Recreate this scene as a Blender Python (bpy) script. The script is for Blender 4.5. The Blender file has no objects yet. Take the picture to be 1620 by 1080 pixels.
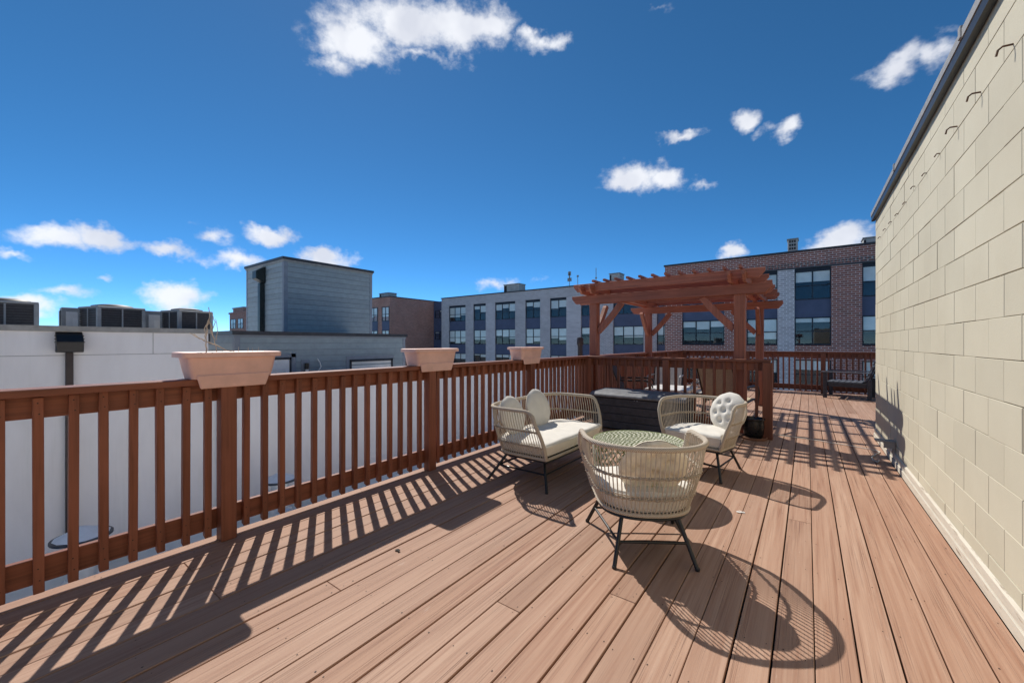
import bpy, bmesh, math, random
from mathutils import Vector, Matrix
random.seed(7)
R = math.radians
PI = math.pi
S = bpy.context.scene
COL = S.collection

# ------------------------------------------------------------------ camera
TH = math.atan(467.0/630.0)
CAMZ = 1.30
cd = bpy.data.cameras.new('camera'); cam = bpy.data.objects.new('camera', cd); COL.objects.link(cam)
cam.location = (0, 0, CAMZ); cam.rotation_euler = (R(90), 0, TH)
cd.sensor_width = 36; cd.lens = 14.0; cd.shift_y = 2/1620.0
cd.clip_start = 0.05; cd.clip_end = 5000
S.camera = cam

# ------------------------------------------------------------------ light and exposure
SUN_EL = R(46); SUN_AZ = R(-61.1)            # azimuth measured from +Y towards +X
sun_dir = Vector((math.sin(SUN_AZ)*math.cos(SUN_EL), math.cos(SUN_AZ)*math.cos(SUN_EL), math.sin(SUN_EL)))
ld = bpy.data.lights.new('sun', 'SUN'); ld.energy = 2.60; ld.angle = R(0.53); ld.color = (1.0, 0.945, 0.87)
sun = bpy.data.objects.new('sun', ld); COL.objects.link(sun)
sun.rotation_euler = (-sun_dir).to_track_quat('-Z', 'Y').to_euler(); sun.location = sun_dir*60
S.view_settings.view_transform = 'Standard'; S.view_settings.look = 'None'
S.view_settings.exposure = 0.92; S.view_settings.gamma = 1.0; S.view_settings.use_curve_mapping = False

FWD = Vector((-math.sin(TH), math.cos(TH), 0)); RGT = Vector((math.cos(TH), math.sin(TH), 0)); UPV = Vector((0, 0, 1))
def ray(px, py):
    return (FWD + RGT*((px-810)/630.0) + UPV*((542-py)/630.0))
def XatY(px, Y):                              # world X where the sight line px meets the plane y = Y
    d = ray(px, 542); return d.x/d.y*Y
def YatX(px, X):
    d = ray(px, 542); return d.y/d.x*X
def gnd(px, py, z=0.0):                       # where the sight line meets the height z
    d = ray(px, py); t = (z-CAMZ)/d.z; return Vector((d.x*t, d.y*t, z))

# ------------------------------------------------------------------ world: sky with scattered fair-weather clouds
W = bpy.data.worlds.new('World'); S.world = W; W.use_nodes = True
W.cycles.sampling_method = 'NONE'          # the sky is smooth: scattered rays find it well enough
wn = W.node_tree.nodes; wl = W.node_tree.links; wn.clear()
out = wn.new('ShaderNodeOutputWorld')
sky = wn.new('ShaderNodeTexSky'); sky.sky_type = 'NISHITA'; sky.sun_disc = False
sky.sun_elevation = SUN_EL; sky.sun_rotation = SUN_AZ
sky.altitude = 6000; sky.air_density = 0.8; sky.dust_density = 1.2; sky.ozone_density = 8.0
bg = wn.new('ShaderNodeBackground'); bg.inputs['Strength'].default_value = 0.120
hsv = wn.new('ShaderNodeHueSaturation'); hsv.inputs['Saturation'].default_value = 1.14
tint = wn.new('ShaderNodeVectorMath'); tint.operation = 'MULTIPLY'; tint.inputs[1].default_value = (1.14, .96, .73)
wl.new(sky.outputs[0], hsv.inputs['Color']); wl.new(hsv.outputs[0], tint.inputs[0]); wl.new(tint.outputs[0], bg.inputs['Color'])
tc = wn.new('ShaderNodeTexCoord')
sxyz = wn.new('ShaderNodeSeparateXYZ'); wl.new(tc.outputs['Generated'], sxyz.inputs[0])
def wm(op, a, b=None, c=None):
    n = wn.new('ShaderNodeMath'); n.operation = op
    for i, v in enumerate((a, b, c)):
        if v is None: continue
        if isinstance(v, (int, float)): n.inputs[i].default_value = v
        else: wl.new(v, n.inputs[i])
    return n.outputs[0]
HALF = R(54)
azi = wm('ARCTAN2', sxyz.outputs[0], sxyz.outputs[1])
fold = wm('ADD', wm('PINGPONG', wm('ADD', azi, TH+HALF), 2*HALF), -TH-HALF)  # mirrors the clouds round the unseen sky to add fill light
hor = wm('SQRT', wm('ADD', wm('MULTIPLY', sxyz.outputs[0], sxyz.outputs[0]), wm('MULTIPLY', sxyz.outputs[1], sxyz.outputs[1])))
cdir = wn.new('ShaderNodeCombineXYZ'); wl.new(wm('MULTIPLY', wm('SINE', fold), hor), cdir.inputs[0]); wl.new(wm('MULTIPLY', wm('COSINE', fold), hor), cdir.inputs[1]); wl.new(sxyz.outputs[2], cdir.inputs[2])
# (px, py, half width, half height, weight)
CLOUDS = [(560,62,92,62,1.0),(640,40,110,62,1.0),(725,42,100,60,1.0),(775,45,60,55,.95),(860,66,58,26,.8),(530,100,50,30,.6),(660,88,120,22,.6),
 (1430,100,85,34,.85),(1480,85,50,34,.8),(1178,188,42,24,.9),(1243,207,30,20,.8),(1072,214,48,14,.75),(1215,205,40,14,.5),
 (1000,280,70,30,1.0),(1050,288,58,26,.9),(1110,295,34,10,.45),
 (90,378,90,26,.95),(165,380,85,25,1.0),(335,371,56,19,.62),(430,371,56,20,.95),(268,398,56,19,.85),(380,410,50,20,.8),(15,400,40,14,.65),(320,410,50,12,.5),
 (515,410,64,22,1.0),(285,470,66,32,1.05),(100,462,80,16,.6),(45,490,80,30,.95),(785,450,70,14,.55),(165,440,30,9,.5),(850,448,60,10,.35),
 (1165,402,36,16,.9),(1330,380,80,30,1.05),(1300,390,60,20,.8),(1500,45,50,14,.35),(1040,8,40,12,.35),(420,428,40,14,.5),
 (260,-260,150,80,.9),(1010,-330,190,90,.95),(1330,-170,120,50,.8),(640,-30,90,40,.9)]  # clouds wholly above the view are added for fill light
def wmath(op, a, b=None, clamp=False, c=None):
    n = wn.new('ShaderNodeMath'); n.operation = op; n.use_clamp = clamp
    for i, v in enumerate((a, b, c)):
        if v is None: continue
        if isinstance(v, (int, float)): n.inputs[i].default_value = v
        else: wl.new(v, n.inputs[i])
    return n.outputs[0]
# warp the lookup direction so that the outlines billow
nz = wn.new('ShaderNodeTexNoise'); nz.inputs['Scale'].default_value = 15; nz.inputs['Detail'].default_value = 4; nz.inputs['Roughness'].default_value = .6
wl.new(cdir.outputs[0], nz.inputs['Vector'])
vs = wn.new('ShaderNodeVectorMath'); vs.operation = 'SUBTRACT'; wl.new(nz.outputs['Color'], vs.inputs[0]); vs.inputs[1].default_value = (.5,.5,.5)
vm = wn.new('ShaderNodeVectorMath'); vm.operation = 'SCALE'; wl.new(vs.outputs[0], vm.inputs[0]); vm.inputs['Scale'].default_value = .065
va = wn.new('ShaderNodeVectorMath'); va.operation = 'ADD'; wl.new(cdir.outputs[0], va.inputs[0]); wl.new(vm.outputs[0], va.inputs[1])
acc = None
for (px, py, a, b, w) in CLOUDS:
    c = ray(px, py).normalized()
    u = (ray(px+a, py).normalized()-c).length*1.12; v = abs(ray(px, py-b).normalized().z-c.z)*1.25
    sv = Vector((1/u, 1/u, 1/v))
    mp = wn.new('ShaderNodeVectorMath'); mp.operation = 'MULTIPLY_ADD'; wl.new(va.outputs[0], mp.inputs[0])
    mp.inputs[1].default_value = sv; mp.inputs[2].default_value = (-c.x*sv.x, -c.y*sv.y, -c.z*sv.z)
    g = wn.new('ShaderNodeVectorMath'); g.operation = 'LENGTH'; wl.new(mp.outputs[0], g.inputs[0])
    f = wmath('MULTIPLY_ADD', g.outputs['Value'], -w, False, w)
    acc = wmath('MAXIMUM', 0.0 if acc is None else acc, f)
n2 = wn.new('ShaderNodeTexNoise'); n2.inputs['Scale'].default_value = 21; n2.inputs['Detail'].default_value = 6; n2.inputs['Roughness'].default_value = .62
mp2 = wn.new('ShaderNodeMapping'); mp2.inputs['Scale'].default_value = (1,1,1.5); wl.new(cdir.outputs[0], mp2.inputs[0]); wl.new(mp2.outputs[0], n2.inputs['Vector'])
hole = wmath('MULTIPLY', wmath('SUBTRACT', 0.74, n2.outputs['Fac']), 1.7)
den = wmath('SUBTRACT', wmath('MULTIPLY', acc, 2.0), hole)
mr = wn.new('ShaderNodeMapRange'); mr.interpolation_type = 'SMOOTHSTEP'; mr.inputs[1].default_value = 0.0; mr.inputs[2].default_value = 1.05
mr.inputs[3].default_value = 0; mr.inputs[4].default_value = .93
wl.new(den, mr.inputs[0])
n3 = wn.new('ShaderNodeTexNoise'); n3.inputs['Scale'].default_value = 11; n3.inputs['Detail'].default_value = 3; wl.new(cdir.outputs[0], n3.inputs['Vector'])
cr = wn.new('ShaderNodeValToRGB'); cr.color_ramp.elements[0].position = .35; cr.color_ramp.elements[0].color = (.40,.415,.46,1)
cr.color_ramp.elements[1].position = .6; cr.color_ramp.elements[1].color = (.52,.53,.555,1); wl.new(n3.outputs['Fac'], cr.inputs[0])
bgc = wn.new('ShaderNodeBackground'); wl.new(cr.outputs[0], bgc.inputs['Color']); bgc.inputs['Strength'].default_value = 1.0
mx = wn.new('ShaderNodeMixShader'); wl.new(mr.outputs[0], mx.inputs[0]); wl.new(bg.outputs[0], mx.inputs[1]); wl.new(bgc.outputs[0], mx.inputs[2])
wl.new(mx.outputs[0], out.inputs[0])

# ------------------------------------------------------------------ materials
MT = {}
class NT:
    def __init__(s, name):
        s.m = bpy.data.materials.new(name); s.m.use_nodes = True; s.n = s.m.node_tree.nodes; s.l = s.m.node_tree.links
        s.b = s.n['Principled BSDF']; s.pos = s.n.new('ShaderNodeNewGeometry').outputs['Position']; s.oi = s.n.new('ShaderNodeObjectInfo')
        MT[name] = s.m
    def lk(s, v, sock):
        if isinstance(v, (int, float, tuple)): sock.default_value = v
        else: s.l.new(v, sock)
    def math(s, op, a, b=0.0, clamp=False):
        n = s.n.new('ShaderNodeMath'); n.operation = op; n.use_clamp = clamp; s.lk(a, n.inputs[0]); s.lk(b, n.inputs[1]); return n.outputs[0]
    def noise(s, vec, scale, detail=4, rough=.55, dist=0):
        n = s.n.new('ShaderNodeTexNoise'); n.inputs['Scale'].default_value = scale; n.inputs['Detail'].default_value = detail
        n.inputs['Roughness'].default_value = rough; n.inputs['Distortion'].default_value = dist; s.l.new(vec, n.inputs['Vector']); return n.outputs['Fac']
    def stretch(s, sc, rnd=0.0, src=None):
        v = src or s.pos
        if rnd:
            c = s.n.new('ShaderNodeCombineXYZ'); k = s.math('MULTIPLY', s.oi.outputs['Random'], rnd)
            for i in range(3): s.l.new(k, c.inputs[i])
            a = s.n.new('ShaderNodeVectorMath'); a.operation = 'ADD'; s.l.new(v, a.inputs[0]); s.l.new(c.outputs[0], a.inputs[1]); v = a.outputs[0]
        m = s.n.new('ShaderNodeMapping'); m.inputs['Scale'].default_value = sc; s.l.new(v, m.inputs['Vector']); return m.outputs[0]
    def ramp(s, fac, stops):
        r = s.n.new('ShaderNodeValToRGB'); e = r.color_ramp.elements
        while len(e) < len(stops): e.new(0.5)
        for i, (p, c) in enumerate(stops): e[i].position = p; e[i].color = (*c, 1) if not isinstance(c, (int, float)) else (c, c, c, 1)
        s.l.new(fac, r.inputs[0]); return r.outputs[0]
    def mix(s, fac, a, b, mode='MIX'):
        n = s.n.new('ShaderNodeMix'); n.data_type = 'RGBA'; n.blend_type = mode
        s.lk(fac, n.inputs[0])
        for v, i in ((a, 6), (b, 7)):
            if isinstance(v, tuple): n.inputs[i].default_value = (*v[:3], 1)
            else: s.l.new(v, n.inputs[i])
        return n.outputs[2]
    def bump(s, h, strength=.3, dist=.01):
        b = s.n.new('ShaderNodeBump'); b.inputs['Strength'].default_value = strength; b.inputs['Distance'].default_value = dist
        s.l.new(h, b.inputs['Height']); s.l.new(b.outputs[0], s.b.inputs['Normal'])
    def fin(s, col=None, rough=.6, metal=0, spec=.5):
        if col is not None:
            if isinstance(col, tuple): s.b.inputs['Base Color'].default_value = (*col, 1)
            else: s.l.new(col, s.b.inputs['Base Color'])
        s.lk(rough, s.b.inputs['Roughness']); s.b.inputs['Metallic'].default_value = metal; s.b.inputs['Specular IOR Level'].default_value = spec
        return s.m

def simple(name, c, rough=.6, var=.18, scale=6, metal=0, bump=0, bscale=60, spec=.4, rnd=.0):
    t = NT(name); n = t.noise(t.stretch((1,1,1), 3.0), scale, 5, .6)
    d = tuple(x*(1-var) for x in c); l = tuple(min(1, x*(1+var)) for x in c)
    col = t.ramp(n, [(.3, d), (.7, l)])
    if rnd:
        k = t.math('ADD', t.math('MULTIPLY', t.oi.outputs['Random'], rnd*2), 1-rnd)
        cc = t.n.new('ShaderNodeCombineXYZ'); [t.l.new(k, cc.inputs[i]) for i in range(3)]
        col = t.mix(1.0, col, cc.outputs[0], 'MULTIPLY')
    if bump: t.bump(t.noise(t.pos, bscale, 4), bump, .004)
    return t.fin(col, rough, metal, spec)

# deck boards: worn semi-opaque pink-tan stain, grain along Y
t = NT('deck_wood')
g1 = t.noise(t.stretch((42, 1.1, 42), 37.0), 1.0, 6, .62, .4)
g2 = t.noise(t.stretch((260, 1.3, 260), 53.0), 1.0, 3, .6)
pt = t.noise(t.stretch((3.0, .9, 3.0), 11.0), 1.0, 5, .6)
base = t.ramp(g1, [(.28, (.31,.160,.100)), (.48, (.42,.262,.182)), (.66, (.485,.325,.235)), (.85, (.53,.37,.28))])
base = t.mix(t.ramp(pt, [(.35, 0.0), (.7, .5)]), base, (.37,.225,.158))
tone = t.ramp(t.oi.outputs['Random'], [(0, (.84,.80,.77)), (.3, (1.0,.98,.97)), (.6, (.94,.87,.82)), (.8, (1.04,1.03,1.02)), (1, (1.10,1.09,1.09))])
base = t.mix(1.0, base, tone, 'MULTIPLY')
wv = t.noise(t.stretch((9, .55, 9), 71.0), 1.0, 3, .5, 1.2)
cr_ = t.math('MULTIPLY', t.ramp(g2, [(.55, 0.0), (.68, 1.0)]), t.ramp(wv, [(.40, .15), (.62, .75)]))
base = t.mix(cr_, base, (.13,.065,.045))
sc_ = t.ramp(t.noise(t.stretch((30, 6, 30), 3.0), 1.0, 4), [(.70, 0.0), (.78, .35)])
base = t.mix(sc_, base, (.62,.50,.42))
t.bump(t.math('SUBTRACT', t.math('ADD', t.math('MULTIPLY', g2, .5), t.math('MULTIPLY', g1, .6)), t.math('MULTIPLY', cr_, .9)), .45, .004)
t.fin(base, t.ramp(g1, [(.3, .62), (.7, .78)]), 0, .3)

def stained(name, c, axis):
    t = NT(name); sc = [38, 38, 38]; sc[axis] = 1.6
    g = t.noise(t.stretch(tuple(sc), 23.0), 1.0, 5, .6, .3); p = t.noise(t.stretch((2.2,2.2,2.2), 5.0), 1.0, 4)
    d = tuple(x*.62 for x in c); l = tuple(x*1.25 for x in c)
    col = t.ramp(g, [(.28, d), (.52, c), (.8, l)])
    col = t.mix(t.ramp(p, [(.5, 0.0), (.75, .35)]), col, tuple(min(1, x*1.5+.02) for x in c))
    k = t.ramp(t.oi.outputs['Random'], [(0, .82), (1, 1.14)]); col = t.mix(1.0, col, k, 'MULTIPLY')
    t.bump(g, .25, .003)
    return t.fin(col, t.ramp(p, [(.3, .45), (.7, .62)]), 0, .35)
RED = (.235,.080,.042)
for i, a in enumerate('xyz'): stained('stain_'+a, RED, i)
for i, a in enumerate('xy'): stained('pergola_'+a, (.37,.130,.078), i)
stained('pergola_z', (.37,.130,.078), 2)

# painted concrete block
t = NT('block_paint')
n = t.noise(t.stretch((1,1,1), 2.0), 90, 6, .7); p = t.noise(t.stretch((1.2,1.2,1.2), 0), 1.0, 5, .6)
col = t.ramp(p, [(.3, (.505,.462,.350)), (.7, (.565,.525,.405))])
col = t.mix(t.ramp(t.noise(t.pos, 420, 2), [(.63, 0.0), (.73, .5)]), col, (.33,.285,.20))
col = t.mix(1.0, col, t.ramp(t.oi.outputs['Random'], [(0, (.955,.955,.95)), (1, (1.035,1.035,1.03))]), 'MULTIPLY')
t.bump(n, .35, .003); t.fin(col, .75, 0, .25)
t = NT('mortar_paint'); p = t.noise(t.pos, 26, 5, .7)
col = t.ramp(p, [(.40, (.05,.04,.03)), (.52, (.17,.145,.105)), (.62, (.36,.32,.24)), (.75, (.46,.41,.31))]); t.bump(t.noise(t.pos, 120, 4), .5, .006); t.fin(col, .85, 0, .2)
t = NT('trim_paint'); p = t.noise(t.stretch((30, 3, 30)), 1.0, 6, .65)
col = t.ramp(p, [(.25, (.44,.39,.31)), (.42, (.55,.50,.41)), (.58, (.60,.555,.46)), (.64, (.40,.34,.26)), (.74, (.13,.10,.075))]); t.bump(p, .4, .004); t.fin(col, .7, 0, .3)

# stucco of the white buildings, with run-off stains
t = NT('white_stucco'); p = t.noise(t.stretch((1.2,1.2,.35)), 1.0, 6, .6); q = t.noise(t.pos, 160, 3)
col = t.ramp(p, [(.28, (.72,.68,.66)), (.55, (.82,.785,.77)), (.8, (.86,.83,.82))])
st = t.math('MULTIPLY', t.ramp(t.noise(t.stretch((7,7,.25)), 1.0, 4), [(.55, 0.0), (.75, .4)]), t.ramp(t.noise(t.pos, .8, 3), [(.4, 0.0), (.65, 1.0)]))
col = t.mix(st, col, (.50,.50,.44)); t.bump(q, .25, .003); t.fin(col, .85, 0, .2)
t = NT('roof_membrane'); p = t.noise(t.pos, 1.3, 6, .65)
t.fin(t.ramp(p, [(.3, (.62,.62,.57)), (.55, (.75,.75,.71)), (.75, (.80,.80,.77))]), .8, 0, .25)
simple('siding_blue', (.285,.340,.360), .6, .10, 5, bump=.15, bscale=140, spec=.35, rnd=.07)
simple('siding_trim', (.235,.265,.305), .55, .10, 5)
simple('coping_dark', (.055,.055,.06), .45, .2, 8, metal=.3)
simple('coping_grey', (.30,.29,.27), .5, .2, 8, metal=.2)
simple('black_metal', (.012,.012,.013), .38, .3, 20, spec=.5)
simple('downspout_dark', (.045,.032,.030), .4, .2, 10)
simple('downspout_green', (.020,.026,.024), .35, .3, 10)
simple('frame_navy', (.018,.024,.036), .45, .2, 8)
simple('panel_navy', (.085,.105,.175), .5, .12, 1.5)
simple('interior', (.035,.037,.04), .9, .5, .8)
simple('blind', (.84,.84,.80), .9, .08, 2, rnd=.14)
simple('door_white', (.80,.80,.78), .4, .04, 3)
simple('planter_pink', (.80,.51,.42), .5, .10, 7, bump=.1, bscale=50)
simple('soil', (.05,.035,.025), .95, .5, 40, bump=.8, bscale=60)
simple('dry_stem', (.58,.49,.38), .8, .3, 30)
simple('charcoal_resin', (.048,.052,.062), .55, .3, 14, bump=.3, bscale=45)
simple('charcoal_lid_lit', (.17,.175,.185), .6, .35, 9, bump=.3, bscale=45)  # paler than the body: sunlight on the lid put into its colour
simple('cushion', (.74,.70,.62), .9, .06, 9, bump=.35, bscale=330, spec=.15)
simple('cushion_aged', (.78,.70,.55), .9, .22, 14, bump=.35, bscale=330, spec=.15)
simple('button', (.62,.58,.50), .9, .05, 9)
simple('bench_wood', (.040,.044,.052), .55, .4, 20)
simple('bench_slat', (.105,.115,.135), .5, .3, 16)
simple('terracotta', (.30,.15,.09), .8, .2, 12)
simple('pot_black', (.010,.010,.011), .25, .3, 12)
simple('sling_cream', (.66,.63,.56), .85, .08, 10)
simple('sling_khaki', (.52,.43,.29), .85, .12, 30)
simple('table_white', (.78,.77,.74), .35, .05, 5)
simple('frame_bronze', (.035,.026,.022), .4, .2, 10)
simple('arm_grey', (.42,.41,.39), .45, .15, 10)
simple('cable_white', (.70,.66,.58), .5, .1, 10)
simple('rust', (.10,.055,.035), .85, .4, 40)
simple('leaf_dark', (.03,.022,.015), .8, .3, 40)
simple('paint_white', (.72,.70,.66), .7, .1, 40)
simple('galvanized', (.62,.64,.67), .35, .12, 6, metal=.45)
simple('cap_highlight', (.76,.79,.83), .3, .06, 6)  # pale colour stands in for the bright highlight on the metal cone
simple('cap_dark', (.035,.045,.065), .35, .3, 6, metal=.4)
simple('condenser_grey', (.30,.31,.31), .5, .15, 7)
simple('condenser_dark', (.055,.052,.055), .55, .2, 20)
simple('louver', (.075,.072,.075), .5, .2, 20)
simple('label_white', (.72,.72,.70), .5, .05, 9)
simple('concrete_box', (.46,.45,.42), .85, .15, 2)
simple('nail', (.045,.030,.022), .7, .3, 90)
simple('asphalt', (.20,.20,.195), .9, .2, .3)
simple('fascia', (.20,.075,.042), .6, .2, 6)
simple('under_deck', (.014,.010,.008), .95, .3, 6)
# woven rope (light tan with a twist), rim wrap
t = NT('rope'); n = t.noise(t.pos, 240, 3); p = t.noise(t.pos, 9, 4)
col = t.ramp(p, [(.3, (.47,.40,.31)), (.7, (.62,.545,.44))]); col = t.mix(t.ramp(n, [(.4, .35), (.6, 0.0)]), col, (.30,.245,.185)); t.fin(col, .75, 0, .25)
simple('rope_dark', (.36,.295,.22), .8, .3, 60)
t = NT('rim_wrap'); w = t.n.new('ShaderNodeTexWave'); w.inputs['Scale'].default_value = 46; w.inputs['Distortion'].default_value = .6
w.bands_direction = 'DIAGONAL'; t.l.new(t.pos, w.inputs['Vector'])
col = t.ramp(w.outputs['Fac'], [(.1, (.36,.29,.215)), (.5, (.52,.44,.34)), (.9, (.62,.54,.43))]); t.bump(w.outputs['Fac'], .5, .004); t.fin(col, .75, 0, .25)
simple('weave_green', (.27,.31,.13), .6, .25, 40)
simple('weave_cream', (.62,.60,.46), .6, .12, 40)
def brick(name, a, b, m, mort=.018):
    t = NT(name); sp = t.n.new('ShaderNodeSeparateXYZ'); t.l.new(t.pos, sp.inputs[0]); c = t.n.new('ShaderNodeCombineXYZ')
    t.l.new(t.math('ADD', sp.outputs[0], sp.outputs[1]), c.inputs[0]); t.l.new(sp.outputs[2], c.inputs[1])
    k = t.n.new('ShaderNodeTexBrick'); k.inputs['Scale'].default_value = 1; k.inputs['Brick Width'].default_value = .40; k.inputs['Row Height'].default_value = .145
    k.inputs['Mortar Size'].default_value = mort; k.inputs['Mortar Smooth'].default_value = .2; k.inputs['Bias'].default_value = -.1
    k.inputs['Color1'].default_value = (*a, 1); k.inputs['Color2'].default_value = (*b, 1); k.inputs['Mortar'].default_value = (*m, 1)
    t.l.new(c.outputs[0], k.inputs['Vector'])
    col = t.mix(t.ramp(t.noise(c.outputs[0], .6, 5), [(.35, 0.0), (.7, .3)]), k.outputs['Color'], tuple(x*.7 for x in a))
    t.fin(col, .85, 0, .2)
brick('brick_red', (.40,.150,.110), (.22,.085,.070), (.70,.63,.58), .017)
brick('brick_red_far', (.45,.195,.140), (.29,.120,.090), (.66,.56,.49))
brick('brick_grey', (.53,.505,.505), (.39,.37,.375), (.72,.70,.70))
brick('brick_pale', (.56,.53,.54), (.36,.335,.345), (.80,.78,.78), .028)
brick('brick_dark', (.10,.06,.055), (.08,.05,.05), (.5,.46,.43), .03)  # dark brick with pale mortar, for the frieze
# window glass: clear with a fresnel reflection
m = bpy.data.materials.new('glass'); m.use_nodes = True; nn = m.node_tree.nodes; ll = m.node_tree.links; nn.clear()
o_ = nn.new('ShaderNodeOutputMaterial'); tr = nn.new('ShaderNodeBsdfTransparent'); tr.inputs[0].default_value = (.95,.97,.97,1)
gl = nn.new('ShaderNodeBsdfGlossy'); gl.inputs['Roughness'].default_value = .02; gl.inputs['Color'].default_value = (.9,.95,1,1)
fr = nn.new('ShaderNodeFresnel'); fr.inputs[0].default_value = 1.5; ms = nn.new('ShaderNodeMixShader')
ma = nn.new('ShaderNodeMath'); ma.operation = 'MULTIPLY_ADD'; ma.inputs[1].default_value = 1.0; ma.inputs[2].default_value = .02; ma.use_clamp = True
ll.new(fr.outputs[0], ma.inputs[0]); gm = nn.new('ShaderNodeNewGeometry'); mb = nn.new('ShaderNodeMath'); mb.operation = 'SUBTRACT'; mb.inputs[0].default_value = 1; ll.new(gm.outputs['Backfacing'], mb.inputs[1]); mc_ = nn.new('ShaderNodeMath'); mc_.operation = 'MULTIPLY'; ll.new(ma.outputs[0], mc_.inputs[0]); ll.new(mb.outputs[0], mc_.inputs[1]); ll.new(mc_.outputs[0], ms.inputs[0]); ll.new(tr.outputs[0], ms.inputs[1]); ll.new(gl.outputs[0], ms.inputs[2]); ll.new(ms.outputs[0], o_.inputs[0])
MT['glass'] = m

# ------------------------------------------------------------------ mesh helpers
class MB:
    def __init__(s): s.v = []; s.f = []
    def add(s, vs, fs):
        o = len(s.v); s.v += [tuple(v) for v in vs]; s.f += [tuple(i+o for i in f) for f in fs]; return s
    def box(s, x0, x1, y0, y1, z0, z1):
        return s.add([(x0,y0,z0),(x1,y0,z0),(x1,y1,z0),(x0,y1,z0),(x0,y0,z1),(x1,y0,z1),(x1,y1,z1),(x0,y1,z1)],
                     [(0,3,2,1),(4,5,6,7),(0,1,5,4),(1,2,6,5),(2,3,7,6),(3,0,4,7)])
    def obox(s, c, size, M=None):
        m = MB().box(-size[0]/2, size[0]/2, -size[1]/2, size[1]/2, -size[2]/2, size[2]/2); M = M or Matrix.Identity(3)
        return s.add([Vector(c)+M@Vector(v) for v in m.v], m.f)
    def tube(s, pts, r, n=8, closed=False):
        P = [Vector(p) for p in pts]; N = len(P); rings = []; up = None
        for i in range(N):
            if closed: d = P[(i+1) % N]-P[i-1]
            else: d = P[min(i+1, N-1)]-P[max(i-1, 0)]
            d.normalize()
            if up is None: up = Vector((0,0,1)) if abs(d.z) < .9 else Vector((1,0,0))
            a = d.cross(up).normalized(); b = a.cross(d).normalized(); up = b
            rr = r[i] if isinstance(r, (list, tuple)) else r
            rings.append([P[i]+(a*math.cos(2*PI*k/n)+b*math.sin(2*PI*k/n))*rr for k in range(n)])
        vs = [v for rg in rings for v in rg]; fs = []
        for i in range(N if closed else N-1):
            j = (i+1) % N
            for k in range(n): fs.append((i*n+k, i*n+(k+1) % n, j*n+(k+1) % n, j*n+k))
        if not closed: fs += [tuple(range(n))[::-1], tuple((N-1)*n+k for k in range(n))]
        return s.add(vs, fs)
    def lathe(s, prof, n=24, c=(0,0,0)):
        vs = []; fs = []
        for (r, z) in prof:
            for k in range(n): vs.append((c[0]+r*math.cos(2*PI*k/n), c[1]+r*math.sin(2*PI*k/n), c[2]+z))
        for i in range(len(prof)-1):
            for k in range(n): fs.append((i*n+k, i*n+(k+1) % n, (i+1)*n+(k+1) % n, (i+1)*n+k))
        if prof[0][0] > 1e-4: fs.append(tuple(range(n))[::-1])
        if prof[-1][0] > 1e-4: fs.append(tuple((len(prof)-1)*n+k for k in range(n)))
        return s.add(vs, fs)
    def prism(s, poly, axis, a, b):               # poly in the other two axes (cyclic order)
        n = len(poly); vs = []
        for t_ in (a, b):
            for (p, q) in poly:
                vs.append({0: (t_, p, q), 1: (q, t_, p), 2: (p, q, t_)}[axis])
        fs = [tuple(range(n))[::-1], tuple(range(n, 2*n))] + [(i, (i+1) % n, n+(i+1) % n, n+i) for i in range(n)]
        return s.add(vs, fs)
    def mesh(s, name, smooth=False, bevel=0):
        me = bpy.data.meshes.new(name); me.from_pydata(s.v, [], s.f); me.update()
        bm = bmesh.new(); bm.from_mesh(me)
        if bevel: bmesh.ops.bevel(bm, geom=bm.edges[:], offset=bevel, segments=1, affect='EDGES', profile=.5)
        bmesh.ops.recalc_face_normals(bm, faces=bm.faces); bm.to_mesh(me); bm.free()
        if smooth:
            for p in me.polygons: p.use_smooth = True
            me.set_sharp_from_angle(angle=R(42))
        return me
    def build(s, name, mat, parent=None, loc=(0,0,0), smooth=False, bevel=0, kind=None, rot=None):
        return put(s.mesh(name, smooth, bevel), name, mat, parent, loc, rot, kind)
def put(me, name, mat, parent=None, loc=(0,0,0), rot=None, kind=None):
    o = bpy.data.objects.new(name, me); COL.objects.link(o)
    if not me.materials: me.materials.append(MT[mat])
    o.parent = parent; o.location = loc
    if rot: o.rotation_euler = rot
    if kind: o['kind'] = kind
    return o
_mc = {}
def boxmesh(sx, sy, sz, mat, bevel=.003):       # centred box mesh shared between alike pieces
    k = (round(sx, 4), round(sy, 4), round(sz, 4), mat, bevel)
    if k not in _mc:
        _mc[k] = MB().box(-sx/2, sx/2, -sy/2, sy/2, -sz/2, sz/2).mesh('piece', False, bevel); _mc[k].materials.append(MT[mat])
    return _mc[k]
def pbox(name, mat, parent, x0, x1, y0, y1, z0, z1, bevel=.003, kind=None):
    return put(boxmesh(x1-x0, y1-y0, z1-z0, mat, bevel), name, mat, parent, ((x0+x1)/2, (y0+y1)/2, (z0+z1)/2), None, kind)
def tag(o, label, cat, group=None):
    o['label'] = label; o['category'] = cat
    if group: o['group'] = group
    return o
def thing(name, label, cat, loc=(0,0,0), rz=0, group=None):
    o = bpy.data.objects.new(name, None); COL.objects.link(o); o.location = loc; o.rotation_euler = (0, 0, rz); o.empty_display_size = .2
    return tag(o, label, cat, group)
def struct(o): o['kind'] = 'structure'; return o

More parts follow.
